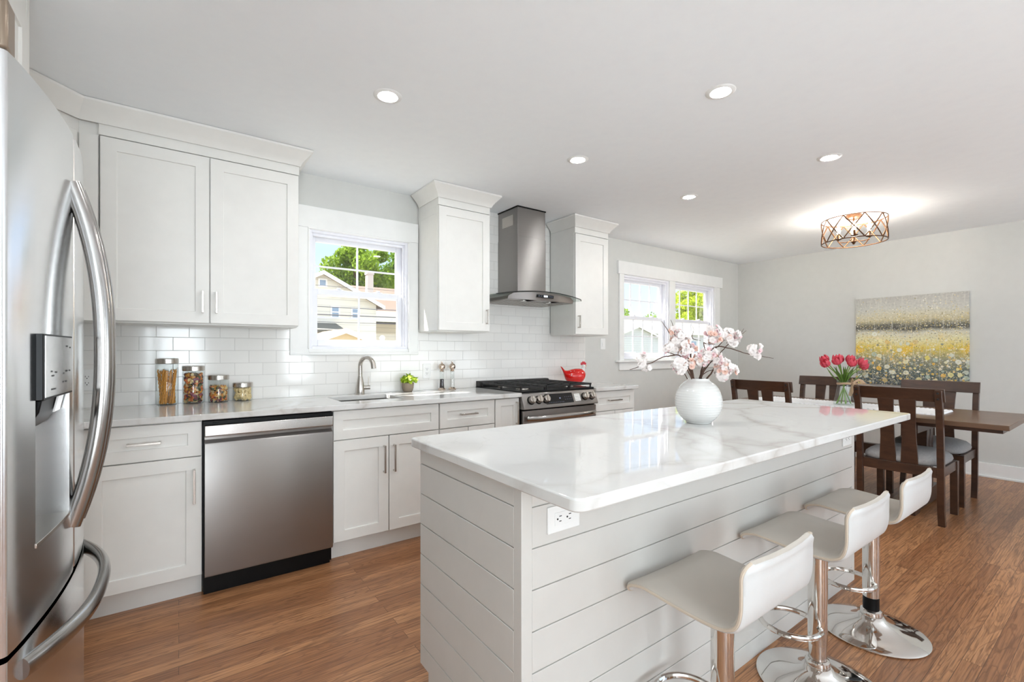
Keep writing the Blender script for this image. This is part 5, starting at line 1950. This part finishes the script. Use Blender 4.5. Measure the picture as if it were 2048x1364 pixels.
def tree(name, label, x, y, zc, r, h, mat, n, seed, leaf=.30, group='trees outside'):
    rn = random.Random(seed)
    t = thing(name, label, 'tree', (x, y, GZ), group)
    b = B().tube([(x, y, GZ), (x + .1, y, GZ + (zc - GZ) * .5), (x, y + .1, zc)], [r * .10, r * .08, r * .05], 8)
    for k in range(7):
        a = rn.uniform(0, 6.28)
        b.tube([(x, y, zc - h * .35 + .12 * k * h * .5), (x + r * .35 * math.cos(a), y + r * .35 * math.sin(a), zc + .1 * h), (x + r * .6 * math.cos(a), y + r * .6 * math.sin(a), zc + h * rn.uniform(.1, .45))], [r * .035, r * .025, r * .01], 6)
    mesh_obj('trunk', b, 'twig_brown', t)
    b = B()
    cl = []
    for k in range(46):
        v = Vector((rn.gauss(0, 1), rn.gauss(0, 1), rn.gauss(0, 1))).normalized() * (rn.random() ** .4)
        cl.append((Vector((x + v.x * r * .82, y + v.y * r * .82, zc + v.z * h * .82)), r * rn.uniform(.18, .34)))
    for k in range(n):
        c, cr_ = cl[rn.randrange(len(cl))]
        v = Vector((rn.gauss(0, 1), rn.gauss(0, 1), rn.gauss(0, 1))).normalized() * (cr_ * rn.random() ** .35)
        m = T(c + v) @ Euler((rn.uniform(0, 6), rn.uniform(0, 6), rn.uniform(0, 6))).to_matrix().to_4x4()
        s = leaf * rn.uniform(.6, 1.2)
        b.add([(-s * .5, 0, 0), (0, -s * .3, s * .06), (s * .5, 0, 0), (0, s * .3, s * .06)], [(0, 1, 2, 3)], m)
    mesh_obj('crown', b, mat, t)


tree('broad_tree', 'broad leafy green tree rising behind the cream house', 8.3, 22.5, 4.7, 2.5, 2.9, 'tree_leaf', 21000, 1, .21)
tree('broad_tree', 'darker leafy tree behind the chimney of the cream house', 13.9, 30, 5.3, 3.0, 4.2, 'tree_leaf_dark', 18000, 2, .29)
tree('garden_tree', 'green tree at the edge of the dining window nearer the kitchen', 42.3, 34.5, 4.3, 2.7, 2.2, 'tree_leaf', 8000, 3, .3)
tree('garden_tree', 'soft green tree in the middle of the dining window nearer the kitchen', 55.4, 40, 3.7, 3.4, 2.3, 'tree_leaf_dark', 8000, 4, .33)
tree('garden_tree', 'taller green tree by the frame between the dining windows', 65.7, 46.0, 4.57, 2.6, 3.3, 'tree_leaf', 8000, 5, .3)
tree('lime_tree', 'bright lime green tree filling the dining window nearer the corner', 59.3, 34.6, 6.6, 3.6, 4.4, 'tree_leaf_lime', 15000, 6, .34)
tree('lime_tree', 'yellow green tree at the corner side of the dining window', 68.5, 37.5, 6.6, 4.2, 4.6, 'tree_leaf_lime', 13000, 8, .34)
tree('bushy_tree', 'low dark bushy tree beside the white garage', 38.2, 29.6, 2.5, 1.25, 1.6, 'tree_leaf_dark', 6000, 7, .2)
for x, lab in ((-2.0, 'utility pole holding the wires, beyond the refrigerator side wall'), (10.0, 'utility pole holding the wires, beyond the dining windows')):
    t = thing('utility_pole', lab, 'pole', (x, 8.0, GZ), 'utility poles')
    mesh_obj('post', B().lathe([(.001, 0), (.12, 0), (.09, 5.4), (.001, 5.42)], x, 8.0, 14, GZ), 'twig_brown', t)
    for z in (1.95, 2.72):
        mesh_obj('crossarm', B().box(x - .05, x + .05, 7.5, 8.5, z - .30, z + .34), 'twig_brown', t)

for o in bpy.data.objects:
    if '_o' in o:
        del o['_o']
